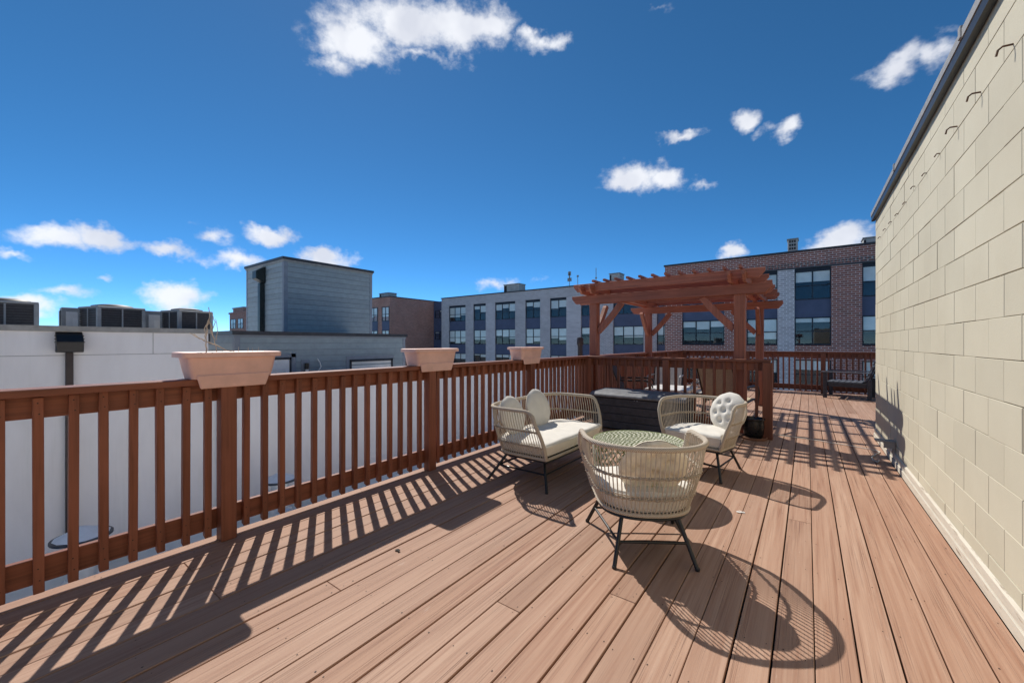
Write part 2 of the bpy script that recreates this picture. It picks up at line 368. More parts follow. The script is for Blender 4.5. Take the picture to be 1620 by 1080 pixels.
# ------------------------------------------------------------------ setting: ground, own roof and deck
g = MB().add([(-900,-900,-9.6),(900,-900,-9.6),(900,900,-9.6),(-900,900,-9.6)], [(0,1,2,3)]); struct(g.build('ground', 'asphalt'))
ROOFZ = -2.2
struct(MB().box(-10.0, -3.17, -9, 21.4, ROOFZ-.4, ROOFZ).build('lower_roof', 'roof_membrane'))
DX0, DX1, WALLX, WEND, DY0, DY1 = -3.205, 0.737, 0.758, 7.41, -3.2, 13.16
PITCH = .1422
deck = struct(MB().box(DX0+.04, 3.9, DY0, DY1-.05, -.25, -.032).build('deck', 'under_deck'))
own = thing('building_base', 'stucco base of the building carrying the wooden roof deck', 'building', (0, 0, -9.6))
MB().box(-3.16, 4.0, -8, 13.0, 0, 9.34).build('wall', 'white_stucco', own)
pbox('fascia_board', 'fascia', deck, DX0, DX0+.036, DY0, DY1, -.25, -.034)
pbox('fascia_board', 'fascia', deck, DX0+.037, 3.9, DY1-.046, DY1-.01, -.25, -.034)
JOINTS = {-2.91: .737, -2.45: .743, -2.03: 1.145, -1.187: 1.565, -.755: 1.964, -.045: 3.58}
xr = DX1; i = 0; nails = MB()
def nail(x, y, z):
    if random.random() < .35: return
    r = .0028*random.uniform(.7, 1.3); nails.add([(x+r*math.cos(k*PI/3), y+r*math.sin(k*PI/3)*1.3, z) for k in range(6)], [tuple(range(6))])
def lay(xc, w, ya, yb):
    dz = random.uniform(-.0016, .0016); gap = .0016
    put(boxmesh(w, round(yb-ya, 3)-gap*2, .03, 'deck_wood', .0022), 'deck_board', 'deck_wood', deck, (xc+random.uniform(-.0006, .0006), (ya+yb)/2, -.015+dz), (0, random.uniform(-.006, .006), 0))
    y = math.ceil(ya/.406)*.406
    ys = [ya+.03, yb-.03]
    while y < yb: ys.append(y); y += .406
    for y in ys:
        if y > 9 or y < -.4: continue
        for s in (-1, 1): nail(xc+s*(w/2-.025)+random.uniform(-.008, .008), y+random.uniform(-.014, .014), dz+.0012)
while xr > DX0+.05:
    xl = max(xr-PITCH, DX0-.01); xc = (xl+xr)/2; w = xr-xl-random.choice((.004, .0055, .007, .010))
    j = None
    for k, v in JOINTS.items():
        if abs(k-xc) < PITCH/2: j = v
    if j is None: j = random.choice((5.2, 5.9, 6.6, 7.3, 8.0))
    cuts = [DY0] + [c for c in ((j-4.88, j, j+4.88, j+9.76) if j < 4 else (j-8.4, j, j+3.66)) if DY0+.3 < c < DY1-.3] + [DY1]
    for a, b in zip(cuts, cuts[1:]): lay(xc, w, a, b)
    xr = xl
xl = DX1
while xl < 3.8:
    lay(xl+PITCH/2, PITCH-.0055, WEND+.25 if False else 7.42, DY1); xl += PITCH
nails.build('nail_heads', 'nail', deck, kind='stuff')

# ------------------------------------------------------------------ block wall
bw = thing('block_wall', 'tall cream painted concrete block wall along the deck', 'wall', (WALLX, 0, 0))
BL, BH = .4064, .2032
def wrel(x0, x1, y0, y1, z0, z1): return (x0-WALLX, x1-WALLX, y0, y1, z0, z1)
core = MB().box(.006, .30, -8, WEND-.006, -.3, 15*BH); core.box(.30, 4.0, WEND-.30, WEND-.006, -.3, 15*BH-.002); core.build('mortar', 'mortar_paint', bw)
pbox('plain_wall', 'block_paint', bw, -.0, .02, -8, 1.9, 0, 15*BH)
for c in range(15):
    off = 0 if c % 2 else BL/2
    y = WEND; first = True
    while y > 1.95:
        L = BL/2 if (first and c % 2 == 0) else BL
        y0 = max(y-L, 1.905)
        tilt = random.uniform(-.0035, .0035)
        jx = random.choice((.0015, .003, .005, .008)); jz = random.choice((.0014, .0025, .0042))
        put(boxmesh(.10, round(y-y0-jx, 4), round(BH-jz, 4), 'block_paint', .0024), 'block', 'block_paint', bw,
            (.05+random.uniform(-.0012, .0022), (y+y0)/2, c*BH+BH/2+random.uniform(-.0008, .0008)), (0, random.uniform(-.002, .002), tilt*.5))
        y = y0; first = False
    # blocks of the end face that turns the corner
    x = .102; first = True
    while x < 3.8 and c < 15:
        L = BL if (c % 2 == 0) else BL*.75
        if not first: L = BL
        put(boxmesh(round(L-.005, 4), .06, BH-.004, 'block_paint', .0045), 'block', 'block_paint', bw, (x+L/2, WEND-.03, c*BH+BH/2)); x += L; first = False
cp = MB().prism([(-.05, 3.035), (.34, 3.035), (.34, 3.13), (-.05, 3.11)], 1, -8, WEND+.05)
cp = MB(); cp.prism([(3.052, -.045), (3.052, .36), (3.135, .36), (3.105, -.045)], 1, -8, WEND+.05)
cp.build('coping', 'coping_grey', bw)
MB().box(-.040, -.004, -8, WEND+.04, 2.985, 3.050).build('drip_edge', 'black_metal', bw)
for y in (3.4, 5.6): pbox('coping_joint', 'coping_grey', bw, -.052, .2, y-.02, y+.02, 3.056, 3.126)
# painted skirting boards with a step
sk = MB(); sk.prism([(.001, -.022), (.001, -.002), (.066, -.002), (.060, -.022)], 1, -8, WEND-.02); sk.build('skirting_board', 'trim_paint', bw)
sk = MB(); sk.prism([(.068, -.016), (.068, -.001), (.128, -.001), (.118, -.016)], 1, -8, WEND-.04); sk.build('skirting_board', 'trim_paint', bw)
# rusty ties in the bed joint two courses below the coping
ty = WEND-.5; k = 0
while ty > 2.1:
    big = ty < 4.0
    tm = MB(); L = .045 if big else .022
    tm.tube([(.01, 0, 0), (-L*.7, 0, .004), (-L, .004, -.006), (-L-.004, .01, -.03 if big else -.014)], .0045 if big else .004, 6)
    tm.build('wall_tie', 'rust', bw, (0, ty+random.uniform(-.03, .03), 13*BH+random.uniform(-.01, .03)), True); ty -= BL; k += 1

# ------------------------------------------------------------------ railings
bal = MB(); bal.add([(-.019,-.019,.055),(.019,-.019,.055),(.019,.019,.04),(-.019,.019,.04),(-.019,-.019,1.028),(.019,-.019,1.028),(.019,.019,1.028),(-.019,.019,1.028)],
                    [(0,3,2,1),(4,5,6,7),(0,1,5,4),(1,2,6,5),(2,3,7,6),(3,0,4,7)])
BAL = bal.mesh('baluster', False, .002); BAL.materials.append(MT['stain_z']); BAL.materials.append(MT['nail'])
bmm = bmesh.new(); bmm.from_mesh(BAL)
for (sx, sz) in ((.002, 1.0), (-.003, .945), (.003, .165), (-.002, .105)):
    fc = bmm.faces.new([bmm.verts.new((sx+.0036*math.cos(-k*PI/3), .0193, sz+.0036*math.sin(-k*PI/3))) for k in range(6)]); fc.material_index = 1
bmm.to_mesh(BAL); bmm.free()
def railing(label, p, rz, L, posts, group, post_w=.09, axis='x', spacing=.1195, ends=None, shift=None):
    r = thing('railing', label, 'railing', p, rz, group)
    a = 'stain_'+axis
    pbox('cap_rail', a, r, 0, L, -.055, .095, 1.031, 1.069, .004)
    pbox('upper_board', a, r, 0, L, -.019, .018, .915, 1.030)
    pbox('lower_board', a, r, 0, L, -.019, .018, .072, .202)
    for x in posts:
        w = post_w if not ends or x not in ends else ends[x]
        po = pbox('post', 'stain_z', r, x-w/2, x+w/2, .0185, .0185+w, .001, 1.030, .004)
    st = sorted(posts)
    for a_, b_ in zip(st, st[1:]):
        n = max(1, round((b_-a_)/spacing)); d = (b_-a_)/n
        for k in range(1, n):
            sh = shift[1] if shift and a_ >= shift[0] else 0
            put(BAL, 'baluster', 'stain_z', r, (a_+d*k+sh+random.uniform(-.004, .004), .0378, random.uniform(-.006, .004)), (0, random.uniform(-.004, .004), random.uniform(-.05, .05)))
    return r
RX = -3.17; YC = 6.47; YF = 13.02
left_posts = [-.78, 1.0, 2.78, 4.62, 6.40]
railing('long brown railing carrying three pink planters beside the wicker sofa', (RX, YC-.02, 0), -PI/2, YC-.02+.85, [YC-.02-y for y in left_posts], 'brown wooden railings', axis='y', shift=(YC-.02-1.01, -.022))
railing('short brown cross railing behind the charcoal storage box', (-.40, YC, 0), PI, 2.70, [.03, 1.36, 2.66], 'brown wooden railings', .095, 'x', .1285, {.03: .115})
railing('brown railing running beyond the cross railing past the pergola', (RX, YF-.02, 0), -PI/2, YF-YC-.06, [.06, 1.7, 3.3, 4.9, 6.44], 'brown wooden railings', axis='y')
railing('brown railing at the far end of the deck before red brick', (3.85, YF, 0), PI, 3.85+3.10, [.06, 1.78, 3.52, 5.2, 6.86], 'brown wooden railings', .1, 'x')

# ------------------------------------------------------------------ planters straddling the rail
def planter(label, y, L=.62):
    p = thing('planter', label, 'planter', (RX+.02, y, 1.069), 0, 'pink planters on the railing')
    def ringpts(hx, hy, z, r=.03):
        o = []
        for (cx, cy, a0) in ((hx-r, hy-r, 0), (-hx+r, hy-r, 90), (-hx+r, -hy+r, 180), (hx-r, -hy+r, 270)):
            for k in range(4): o.append((cx+r*math.cos(R(a0+k*30)), cy+r*math.sin(R(a0+k*30)), z))
        return o
    def shell(levels, cap_lo=True):
        m = MB(); n = 16; vs = []; fs = []
        for (hx, hy, z) in levels: vs += ringpts(hx, hy, z)
        for i in range(len(levels)-1):
            for k in range(n): fs.append((i*n+k, i*n+(k+1) % n, (i+1)*n+(k+1) % n, (i+1)*n+k))
        if cap_lo: fs.append(tuple(range(n))[::-1])
        m.add(vs, fs); return m
    H = L/2
    # upper basin rests on the cap rail; two legs hang down on either side of it
    shell([(.098, H-.058, .002), (.105, H-.045, .06), (.112, H-.032, .135), (.118, H-.022, .136), (.128, H, .138), (.128, H, .168), (.112, H-.012, .172), (.104, H-.03, .165), (.10, H-.04, .13)]).build('basin', 'planter_pink', p, (0,0,0), True)
    for s in (-1, 1):
        lg = MB(); a, b = (.088, .118)
        lo, hi = (-.060, .028)
        q = [(s*a, -(H-.098), lo), (s*(b-.016), -(H-.098), lo), (s*(b-.016), H-.098, lo), (s*a, H-.098, lo),
             (s*a, -(H-.074), hi), (s*(b-.006), -(H-.074), hi), (s*(b-.006), H-.074, hi), (s*a, H-.074, hi)]
        lg.add(q, [(0,3,2,1),(4,5,6,7),(0,1,5,4),(1,2,6,5),(2,3,7,6),(3,0,4,7)]); lg.build('side_leg', 'planter_pink', p, (0,0,0), False, .006)
    sm = MB(); vs = []; n = 14; m_ = 6; fs = []
    for a in range(n+1):
        for b in range(m_+1): vs.append((-.10+.20*b/m_, -(H-.045)+(2*H-.09)*a/n, .118+random.uniform(-.012, .012)))
    for a in range(n):
        for b in range(m_): fs.append((a*(m_+1)+b, a*(m_+1)+b+1, (a+1)*(m_+1)+b+1, (a+1)*(m_+1)+b))
    sm.add(vs, fs).build('soil', 'soil', p)
    return p
planter('long pink planter on the railing with dry stems growing out', 1.03, .57)
planter('pink planter on the railing beside the end of the blue siding', 2.83, .60)
planter('pink planter on the railing above the wicker sofa', 4.58, .57)
# dry stems in the first planter
dp = thing('dead_plant', 'bare dry stems standing in a pink planter', 'plant', (RX+.02, 1.03, 1.187))
def stem(pts, r=.0022):
    P = [Vector(p) for p in pts]; Q = []
    for a, b in zip(P, P[1:]):
        for k in range(4): Q.append(a.lerp(b, k/4)+Vector((random.uniform(-.004, .004), random.uniform(-.004, .004), random.uniform(-.002, .002))))
    Q.append(P[-1]); m = MB(); m.tube(Q, [1.5*r*(1.15-.6*i/len(Q)) for i in range(len(Q))], 5); m.build('stem', 'dry_stem', dp, (0,0,0), True)
stem([(0,-.13,0),(.01,-.135,.10),(.0,-.13,.20),(.01,-.115,.27),(0,-.118,.345)], .0026)
stem([(.0,-.115,.26),(.01,-.105,.2),(0,-.085,.12),(.01,-.07,0)], .0024)
stem([(0,-.118,.27),(.0,-.14,.20),(.0,-.134,.14)], .0018)
stem([(.02,-.10,.18),(.02,-.09,.25),(.0,-.105,.31)], .0016)
stem([(.02,-.085,.13),(.01,-.07,.2),(.0,-.08,.27)], .0016)
stem([(.0,-.06,.09),(.02,-.02,.06),(.01,.02,.055),(.02,.05,.0)], .0022)
stem([(.0,-.06,.09),(.0,-.14,.125),(-.02,-.19,.17)], .0024)
stem([(-.02,-.135,.13),(-.02,-.17,.145),(-.03,-.21,.175)], .002)
for k in range(8):
    a = random.uniform(-.2, .2); stem([(random.uniform(-.05, .05), a, 0), (random.uniform(-.05, .05), a+random.uniform(-.02, .02), random.uniform(.04, .085))], .0016)

# ------------------------------------------------------------------ pergola
pg = thing('pergola', 'reddish brown wooden pergola with slatted roof beyond the cross railing', 'pergola', (-1.94, 8.2, 0))
PX, PY = (-3.08, -.79), (6.66, 9.70)
def P(name, axis, x0, x1, y0, y1, z0, z1, bev=.005): return pbox(name, 'pergola_'+axis, pg, x0+1.94, x1+1.94, y0-8.2, y1-8.2, z0, z1, bev)
def cutbeam(name, axis, c, a, b, z0, z1, w=.038):        # beam with its ends cut back on the underside
    h = z1-z0; m = MB()
    poly = [(a, z1), (a, z1-h*.35), (a+h*.55, z0), (b-h*.55, z0), (b, z1-h*.35), (b, z1)]
    if axis == 'x': m.prism([(z, x+1.94) for (x, z) in poly][::-1], 1, c-w/2-8.2, c+w/2-8.2)
    else: m.prism([(y-8.2, z) for (y, z) in poly], 0, c-w/2+1.94, c+w/2+1.94)
    return m.build(name, 'pergola_'+axis, pg, (0,0,0), False, .003)
for x in PX:
    for y in PY: P('post', 'z', x-.07, x+.07, y-.07, y+.07, .001, 2.14, .006)
for y in PY:
    for s in (-1, 1): cutbeam('beam', 'x', y+s*.090, PX[0]-.40, PX[1]+.40, 2.0, 2.145)
for x in PX:
    for s in (-1, 1): cutbeam('side_beam', 'y', x+s*.091, PY[0]-.42, PY[1]+.42, 2.148, 2.288)
ny = 6
for k in range(ny): cutbeam('rafter', 'x', PY[0]-.22+(PY[1]-PY[0]+.44)*k/(ny-1), PX[0]-.30, PX[1]+.33, 2.200, 2.338)
ns = 12
for k in range(ns):
    x = -2.95+(2.95-.745)*k/(ns-1); P('slat', 'y', x-.019, x+.019, PY[0]-.36, PY[1]+.36, 2.340, 2.378, .002)
def brace(cx, cy, dx, dy):                                # curved knee brace from post to beam
    m = MB(); n = 8; vs = []; W = .10
    for k in range(n+1):
        f = k/n; ang = f*PI/2
        bow = .016*math.sin(f*PI)
        h = .07+.44*f; z = 1.50+.50*f
        h1 = h+bow*.7; z1 = z-bow*.7
        o = (-.035, .035)
        off = Vector((.7, -.7))*W/2*1.0
        for s in (-1, 1):
            hh = h1+off.x*s; zz = z1+off.y*s
            hh = max(hh, .068); zz = min(zz, 2.005)
            for w in o: vs.append((cx+dx*hh+dy*w, cy+dy*hh+dx*w, zz))
    fs = []
    for k in range(n):
        a = k*4; b = a+4
        for (p, q) in ((0,1),(1,3),(3,2),(2,0)): fs.append((a+p, a+q, b+q, b+p))
    fs += [(0,1,3,2), (n*4, n*4+2, n*4+3, n*4+1)]
    m.add([(v[0]+1.94, v[1]-8.2, v[2]) for v in vs], fs); m.build('knee_brace', 'pergola_z', pg, (0,0,0), False, .003)
for ix, x in enumerate(PX):
    for iy, y in enumerate(PY):
        brace(x, y, 1 if ix == 0 else -1, 0); brace(x, y, 0, 1 if iy == 0 else -1)

# ------------------------------------------------------------------ wicker furniture
def ucurve(a, yb, yf, n, N, exp_=2.5):
    pts = []
    for k in range(241):
        ph = PI+PI*k/240; c, s = math.cos(ph), math.sin(ph)
        pts.append(Vector((a*math.copysign(abs(c)**(2/exp_), c), yb*abs(s)**(2/exp_), 0)))
    pts = [Vector((-a, yf*(1-k/20), 0)) for k in range(20)]+pts+[Vector((a, yf*(k+1)/20, 0)) for k in range(20)]
    L = [0]
    for p, q in zip(pts, pts[1:]): L.append(L[-1]+(q-p).length)
    outp = []; j = 0
    for i in range(N):
        t_ = L[-1]*i/(N-1)
        while j < len(L)-2 and L[j+1] < t_: j += 1
        f = (t_-L[j])/max(1e-9, L[j+1]-L[j]); outp.append(pts[j].lerp(pts[j+1], min(1, f)))
    return outp, L[-1]
def wicker(name, label, cat, loc, rz, wide, a, yb, yf, ab, ybb, yfb, ex, zr=.70, zb=.285, group=None, feet=None):
    r = thing(name, label, cat, loc, rz, group)
    nrope = int((2.0*a+2*abs(yb))*1.25/.0300)
    N = nrope
    top, LT = ucurve(a, yb, yf, 0, N, ex); bot, LB = ucurve(ab, ybb, yfb, 0, N, ex)
    rc = .11; step = LT/(N-1); rim = []
    for i, p in enumerate(top):
        d = min(i, N-1-i)*step; z = zr
        if d < rc: z = zr-(rc-math.sqrt(max(0, rc*rc-(rc-d)**2)))
        rim.append(Vector((p.x, p.y, z)))
    bt = [Vector((p.x, p.y, zb)) for p in bot]
    # rim tube: up the front, round the back, down the other front, closed across the seat front
    def down(p, q): return [p.lerp(q, f)+Vector((0, .02*math.sin(f*PI), 0)) for f in (.15,.3,.45,.6,.75,.9)]
    full = [bt[0]]+down(rim[0], bt[0])[::-1]+rim+down(rim[-1], bt[-1])+[bt[-1]]
    MB().tube(full, .0165, 10).build('rim', 'rim_wrap', r, (0,0,0), True)
    rp = MB(); rp2 = MB()
    for i in range(1, N-1):
        p, q = rim[i], bt[i]; lean = Vector((0,0,0))
        mid = p.lerp(q, .5)+Vector((p.x*.035, p.y*.05, 0))
        rp.tube([p, p.lerp(mid, .5)+Vector((p.x*.008, p.y*.01, 0)), mid, mid.lerp(q, .5)+Vector((p.x*.008, p.y*.01, 0)), q], .0038, 5)
    # woven bands
    for f in (.42, .74):
        for s in (-1, 1):
            band = []
            for i in range(N):
                p, q = rim[i], bt[i]
                zt = zr-(zr-zb)*f
                if p.z <= zt+.01: continue
                g_ = (p.z-zt)/(p.z-q.z); b_ = p.lerp(q, g_)+Vector((p.x*.033, p.y*.045, 0))*math.sin(g_*PI)
                o_ = .006*(1 if (i % 2) else -1)*s
                n_ = Vector((b_.x, b_.y+.05, 0)).normalized(); band.append(b_+n_*o_+Vector((0, 0, .0035*s)))
            rp2.tube(band, .0062, 6)
    rp.build('rope_weave', 'rope', r, (0,0,0), True, kind='stuff'); rp2.build('woven_band', 'rope_dark', r, (0,0,0), True)
    # seat hoop, woven skirt and platform
    hoop = bt+[Vector((bt[-1].x*f, yfb+.018*(1-f*f), zb)) for f in (.75,.5,.25,0,-.25,-.5,-.75)]
    MB().tube(hoop, .0135, 8, True).build('seat_hoop', 'rim_wrap', r, (0,0,0), True)
    MB().tube([Vector((p.x*.98, p.y*.98, zb-.024)) for p in hoop], .009, 8, True).build('seat_hoop', 'black_metal', r, (0,0,0), True)
    pl = MB(); pl.add([(p.x*.985, p.y*.985, zb+.004) for p in hoop]+[(p.x*.985, p.y*.985, zb-.012) for p in hoop],
        [tuple(range(len(hoop))), tuple(range(len(hoop), 2*len(hoop)))[::-1]]+[(i, (i+1) % len(hoop), len(hoop)+(i+1) % len(hoop), len(hoop)+i) for i in range(len(hoop))])
    pl.build('seat_platform', 'black_metal', r)
    # steel legs and stretchers
    F = feet; tops = {}; mids = {}
    for k, (fx, fy) in F.items():
        tx, ty_ = fx*.70, fy*.60
        m = MB(); m.tube([(tx, ty_, zb-.026), (fx, fy, .006)], .0125, 10); lg = m.build('leg', 'black_metal', r, (0,0,0), True)
        MB().lathe([(.0135, 0), (.0135, .012), (.012, .016)], 10, (fx, fy, .0005)).build('foot_cap', 'black_metal', lg, (0,0,0), True)
        mids[k] = Vector((tx, ty_, zb-.026)).lerp(Vector((fx, fy, .006)), .52); tops[k] = Vector((tx, ty_, zb-.026))
    for p, q in (('bl','br'), ('bl','fl'), ('br','fr'), ('fl','fr')):
        m = MB(); m.tube([mids[p], mids[q]], .0085, 8); m.build('stretcher', 'black_metal', r, (0,0,0), True)
    for p, q in (('bl','br'), ('fl','fr')):
        m = MB(); m.tube([tops[p], tops[q]], .0085, 8); m.build('top_rail', 'black_metal', r, (0,0,0), True)
    # seat cushion (rests on the platform)
    return r, hoop
def seat_cushion(label, parent_loc, rz, hoop, z0, th, sc=.955, split=False, mat='cushion', grow=.10):
    c = thing('seat_cushion', label, 'cushion', (parent_loc[0], parent_loc[1], z0), rz, 'cream seat cushions')
    ctr = Vector((0, sum(p.y for p in hoop)/len(hoop), 0)); n = len(hoop)
    # the basket flares outwards, so the cushion widens a little towards its top
    lev = [(.90, 0.0), (.955, .006), (.99, .022), (1.02, th*.45), (1.045, th*.70), (1.04, th*.86), (1.01, th*.955), (.95, th*.99), (.80, th*1.015), (.5, th*1.04), (.2, th*1.05)]
    vs = []; fs = []
    for (k, z) in lev:
        for p in hoop:
            d = Vector((p.x, p.y, 0))-ctr; q = ctr+d*sc*k
            wob = .004*math.sin(q.x*31+q.y*17)+.003*math.sin(q.y*41) if z > th*.4 else 0
            vs.append((q.x, q.y, z+wob))
    for i in range(len(lev)-1):
        for k in range(n): fs.append((i*n+k, i*n+(k+1) % n, (i+1)*n+(k+1) % n, (i+1)*n+k))
    fs.append(tuple(range(n))[::-1]); vs.append((ctr.x, ctr.y, th*1.05)); t_ = len(vs)-1; b = (len(lev)-1)*n
    for k in range(n): fs.append((b+k, b+(k+1) % n, t_))
    MB().add(vs, fs).build('pad', mat, c, (0,0,0), True)
    # piping round the upper and lower edge
    for (k, z) in ((1.052, th*.80), (1.0, .026)):
        MB().tube([ctr+(Vector((p.x, p.y, 0))-ctr)*sc*k+Vector((0,0,z)) for p in hoop], .0038, 6, True).build('piping', mat, c, (0,0,0), True)
    return c
def pillow(label, loc, rot, rad=.20, th=.065, mat='cushion', tuft=True):
    c = thing('round_pillow', label, 'pillow', loc, 0, 'round cream pillows'); c.rotation_euler = rot
    m = MB(); NR, NA = 16, 48; btn = [(0, 0)]+[(.52*math.cos(2*PI*k/6+.3), .52*math.sin(2*PI*k/6+.3)) for k in range(6)]
    def h(r_, a):
        x, y = r_*math.cos(a), r_*math.sin(a); z = math.sqrt(max(0, 1-r_**2.6))
        if tuft:
            for (bx, by) in btn: z -= .55*math.exp(-((x-bx)**2+(y-by)**2)/.014)*z
            z *= 1-.10*abs(math.sin(6*(a-.3)/2+PI/2))*max(0, r_-.45)*1.6
        return z
    vs = [(0, 0, th*h(0, 0)), (0, 0, -th*h(0, 0))]; fs = []
    for s in (1, -1):
        base = len(vs)
        for i in range(1, NR+1):
            r_ = (i/NR)**.8
            for k in range(NA):
                a = 2*PI*k/NA; q = rad*r_*(1+.012*math.sin(a*12)*(r_ > .9)); vs.append((q*math.cos(a), q*math.sin(a), s*th*h(r_*.999, a)))
        for k in range(NA): fs.append((0 if s == 1 else 1, base+k, base+(k+1) % NA))
        for i in range(NR-1):
            for k in range(NA): fs.append((base+i*NA+k, base+(i+1)*NA+k, base+(i+1)*NA+(k+1) % NA, base+i*NA+(k+1) % NA))
    m.add(vs, fs); m.build('pad', mat, c, (0,0,0), True)
    if tuft:
        for (bx, by) in btn: MB().lathe([(.011, 0), (.010, .004), (.0, .006)], 10, (bx*rad, by*rad, th*.40)).build('button', 'button', c, (0,0,0), True)
    return c
CH = dict(a=.368, yb=-.36, yf=.22, ab=.275, ybb=-.25, yfb=.245, ex=2.35)
FE = {'bl': (-.235, -.30), 'br': (.235, -.30), 'fl': (-.305, .30), 'fr': (.305, .30)}
# chair with its back towards the open deck; local +y is the front
d1 = math.atan2(-(-.556), .831); c1 = Vector((-.865, 2.575, 0))
r1, hoop1 = wicker('wicker_chair', 'rope wicker armchair with its woven back turned to the open deck', 'armchair', c1, d1, False, feet=FE, group='wicker seats round the drum table', **CH)
d2 = math.atan2(.25, -.97); c2 = Vector((-.86, 4.47, 0))
r2, hoop2 = wicker('wicker_chair', 'rope wicker armchair with a tufted round pillow beside the black pot', 'armchair', c2, d2, False, feet=FE, group='wicker seats round the drum table', **CH)
d3 = -PI/2; c3 = Vector((-2.13, 3.49, 0))
r3, hoop3 = wicker('wicker_sofa', 'two seat rope wicker sofa standing along the railing', 'sofa', c3, d3, True, feet={'bl': (-.56, -.32), 'br': (.56, -.32), 'fl': (-.56, .33), 'fr': (.56, .33)}, group='wicker seats round the drum table',
    a=.635, yb=-.36, yf=.26, ab=.555, ybb=-.27, yfb=.32, ex=3.6)
ZB = .291
seat_cushion('cream cushion on the seat of the armchair turned away', c1, d1, hoop1, ZB, .135, .985)
seat_cushion('cream cushion on the armchair beside the black pot', c2, d2, hoop2, ZB, .135, .985)
sc3 = seat_cushion('long cream cushion on the two seat sofa', c3, d3, hoop3, ZB, .135, .985)
def loc_at(c, rz, x, y, z): return (c.x+x*math.cos(rz)-y*math.sin(rz), c.y+x*math.sin(rz)+y*math.cos(rz), z)
def lean(rz, tilt, spin=0):                     # pillow standing on edge, its face to local +y, leaning back
    return (Matrix.Rotation(rz, 3, 'Z') @ Matrix.Rotation(R(-90)+tilt, 3, 'X') @ Matrix.Rotation(spin, 3, 'Z')).to_euler()
pillow('aged round pillow showing through the woven back of the turned armchair', loc_at(c1, d1, .02, -.175, .545), lean(d1, R(26)), .205, .06, 'cushion_aged')
pillow('tufted round pillow in the armchair beside the black pot', loc_at(c2, d2, -.165, -.185, .590), lean(d2-.30, R(18)), .205, .07)
pillow('plain round pillow on the sofa against its long back', loc_at(c3, d3, -.13, -.20, .60), lean(d3, R(17)), .205, .05, 'cushion', False)
pillow('round pillow in the sofa corner behind the rope arm', loc_at(c3, d3, .34, -.20, .585), lean(d3+.05, R(17)), .195, .05, 'cushion', False)

# drum table with an open woven lattice
TC = Vector((-1.21, 3.53, 0)); TR = .39; TZ = .425
dt = thing('drum_table', 'round green and cream woven drum table between the wicker seats', 'table', TC)
def drum_r(z): f = z/TZ; return .345+.045*f+.02*math.sin(f*PI)
mg, mc = MB(), MB(); NS = 44
for k in range(NS):
    for s, m_, ro in ((1, mg, .0), (-1, mc, .004)):
        m_.tube([((drum_r(z)+ro)*math.cos(2*PI*k/NS+s*z*1.9), (drum_r(z)+ro)*math.sin(2*PI*k/NS+s*z*1.9), z) for z in [.012+(TZ-.02)*i/9 for i in range(10)]], .0058, 5)
sp_ = .0210; nl = int(TR/sp_)
for k in range(-nl, nl+1):
    h_ = k*sp_; half = math.sqrt(max(0, (TR-.008)**2-h_*h_))
    n_ = max(2, int(2*half/.042))
    for s, m_, z0 in ((1, mg, 0), (-1, mc, 1)):
        pts = []
        for i in range(n_*2+1):
            q = -half+2*half*i/(n_*2); u = Vector((.7071, .7071*s, 0)); v = Vector((-.7071*s, .7071, 0)); p_ = u*q+v*h_
            pts.append((p_.x, p_.y, TZ+.003+.0022*(1 if (i+k+z0) % 2 else -1)))
        for dd in (-.0036, .0036):
            m_.tube([(p[0]-.7071*s*dd, p[1]+.7071*dd, p[2]) for p in pts], .0043, 4)
mg.build('green_weave', 'weave_green', dt, kind='stuff'); mc.build('cream_weave', 'weave_cream', dt, kind='stuff')
for (rr, z, q) in ((drum_r(TZ)+.002, TZ, .010), (drum_r(.012)+.002, .012, .010), (drum_r(.21)+.004, .21, .006)):
    MB().tube([(rr*math.cos(2*PI*k/48), rr*math.sin(2*PI*k/48), z) for k in range(48)], q, 8, True).build('hoop', 'weave_green', dt, (0,0,0), True)

# ------------------------------------------------------------------ storage box
sb = thing('storage_box', 'charcoal resin storage box with plank front by the cross railing', 'storage box', (-2.0, 5.98, 0))
bx0, bx1, by0, by1 = -.66, .66, -.31, .33
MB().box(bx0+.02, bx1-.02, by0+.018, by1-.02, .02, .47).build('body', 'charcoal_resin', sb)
for k in range(4):
    z = .025+k*.113
    pbox('front_plank', 'charcoal_resin', sb, bx0, bx1, by0, by0+.017, z, z+.107, .005)
    pbox('side_plank', 'charcoal_resin', sb, bx1-.019, bx1-.002, by0+.02, by1-.03, z, z+.107, .005)
    pbox('side_plank', 'charcoal_resin', sb, bx0+.002, bx0+.019, by0+.02, by1-.03, z, z+.107, .005)
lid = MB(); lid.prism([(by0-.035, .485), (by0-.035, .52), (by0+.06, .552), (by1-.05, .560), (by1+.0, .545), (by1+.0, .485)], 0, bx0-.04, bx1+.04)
ld_ = lid.build('lid', 'charcoal_lid_lit', sb, (0,0,0), False, .010)
pbox('latch', 'galvanized', sb, -.012, .0, by0-.0, by0+.03 if False else by0+.001, .455, .467, .001); pbox('latch', 'galvanized', sb, .03, .042, by0-.006, by0-.0005, .455, .467, .001)
# pot by the railing end
pt_ = thing('plant_pot', 'black glazed pot on a terracotta saucer beside the railing end post', 'pot', (-.585, 6.30, 0))
MB().lathe([(.15, .001), (.165, .03), (.150, .032), (.14, .012)], 28).build('saucer', 'terracotta', pt_, (0,0,0), True)
MB().lathe([(.095, .014), (.118, .07), (.128, .17), (.122, .25), (.135, .262), (.135, .282), (.120, .283), (.112, .262), (.108, .235), (.0, .235)], 28).build('pot', 'pot_black', pt_, (0,0,0), True)
MB().lathe([(.107, .2355), (.05, .245), (0, .24)], 20).build('soil', 'soil', pt_, (0,0,0), True)

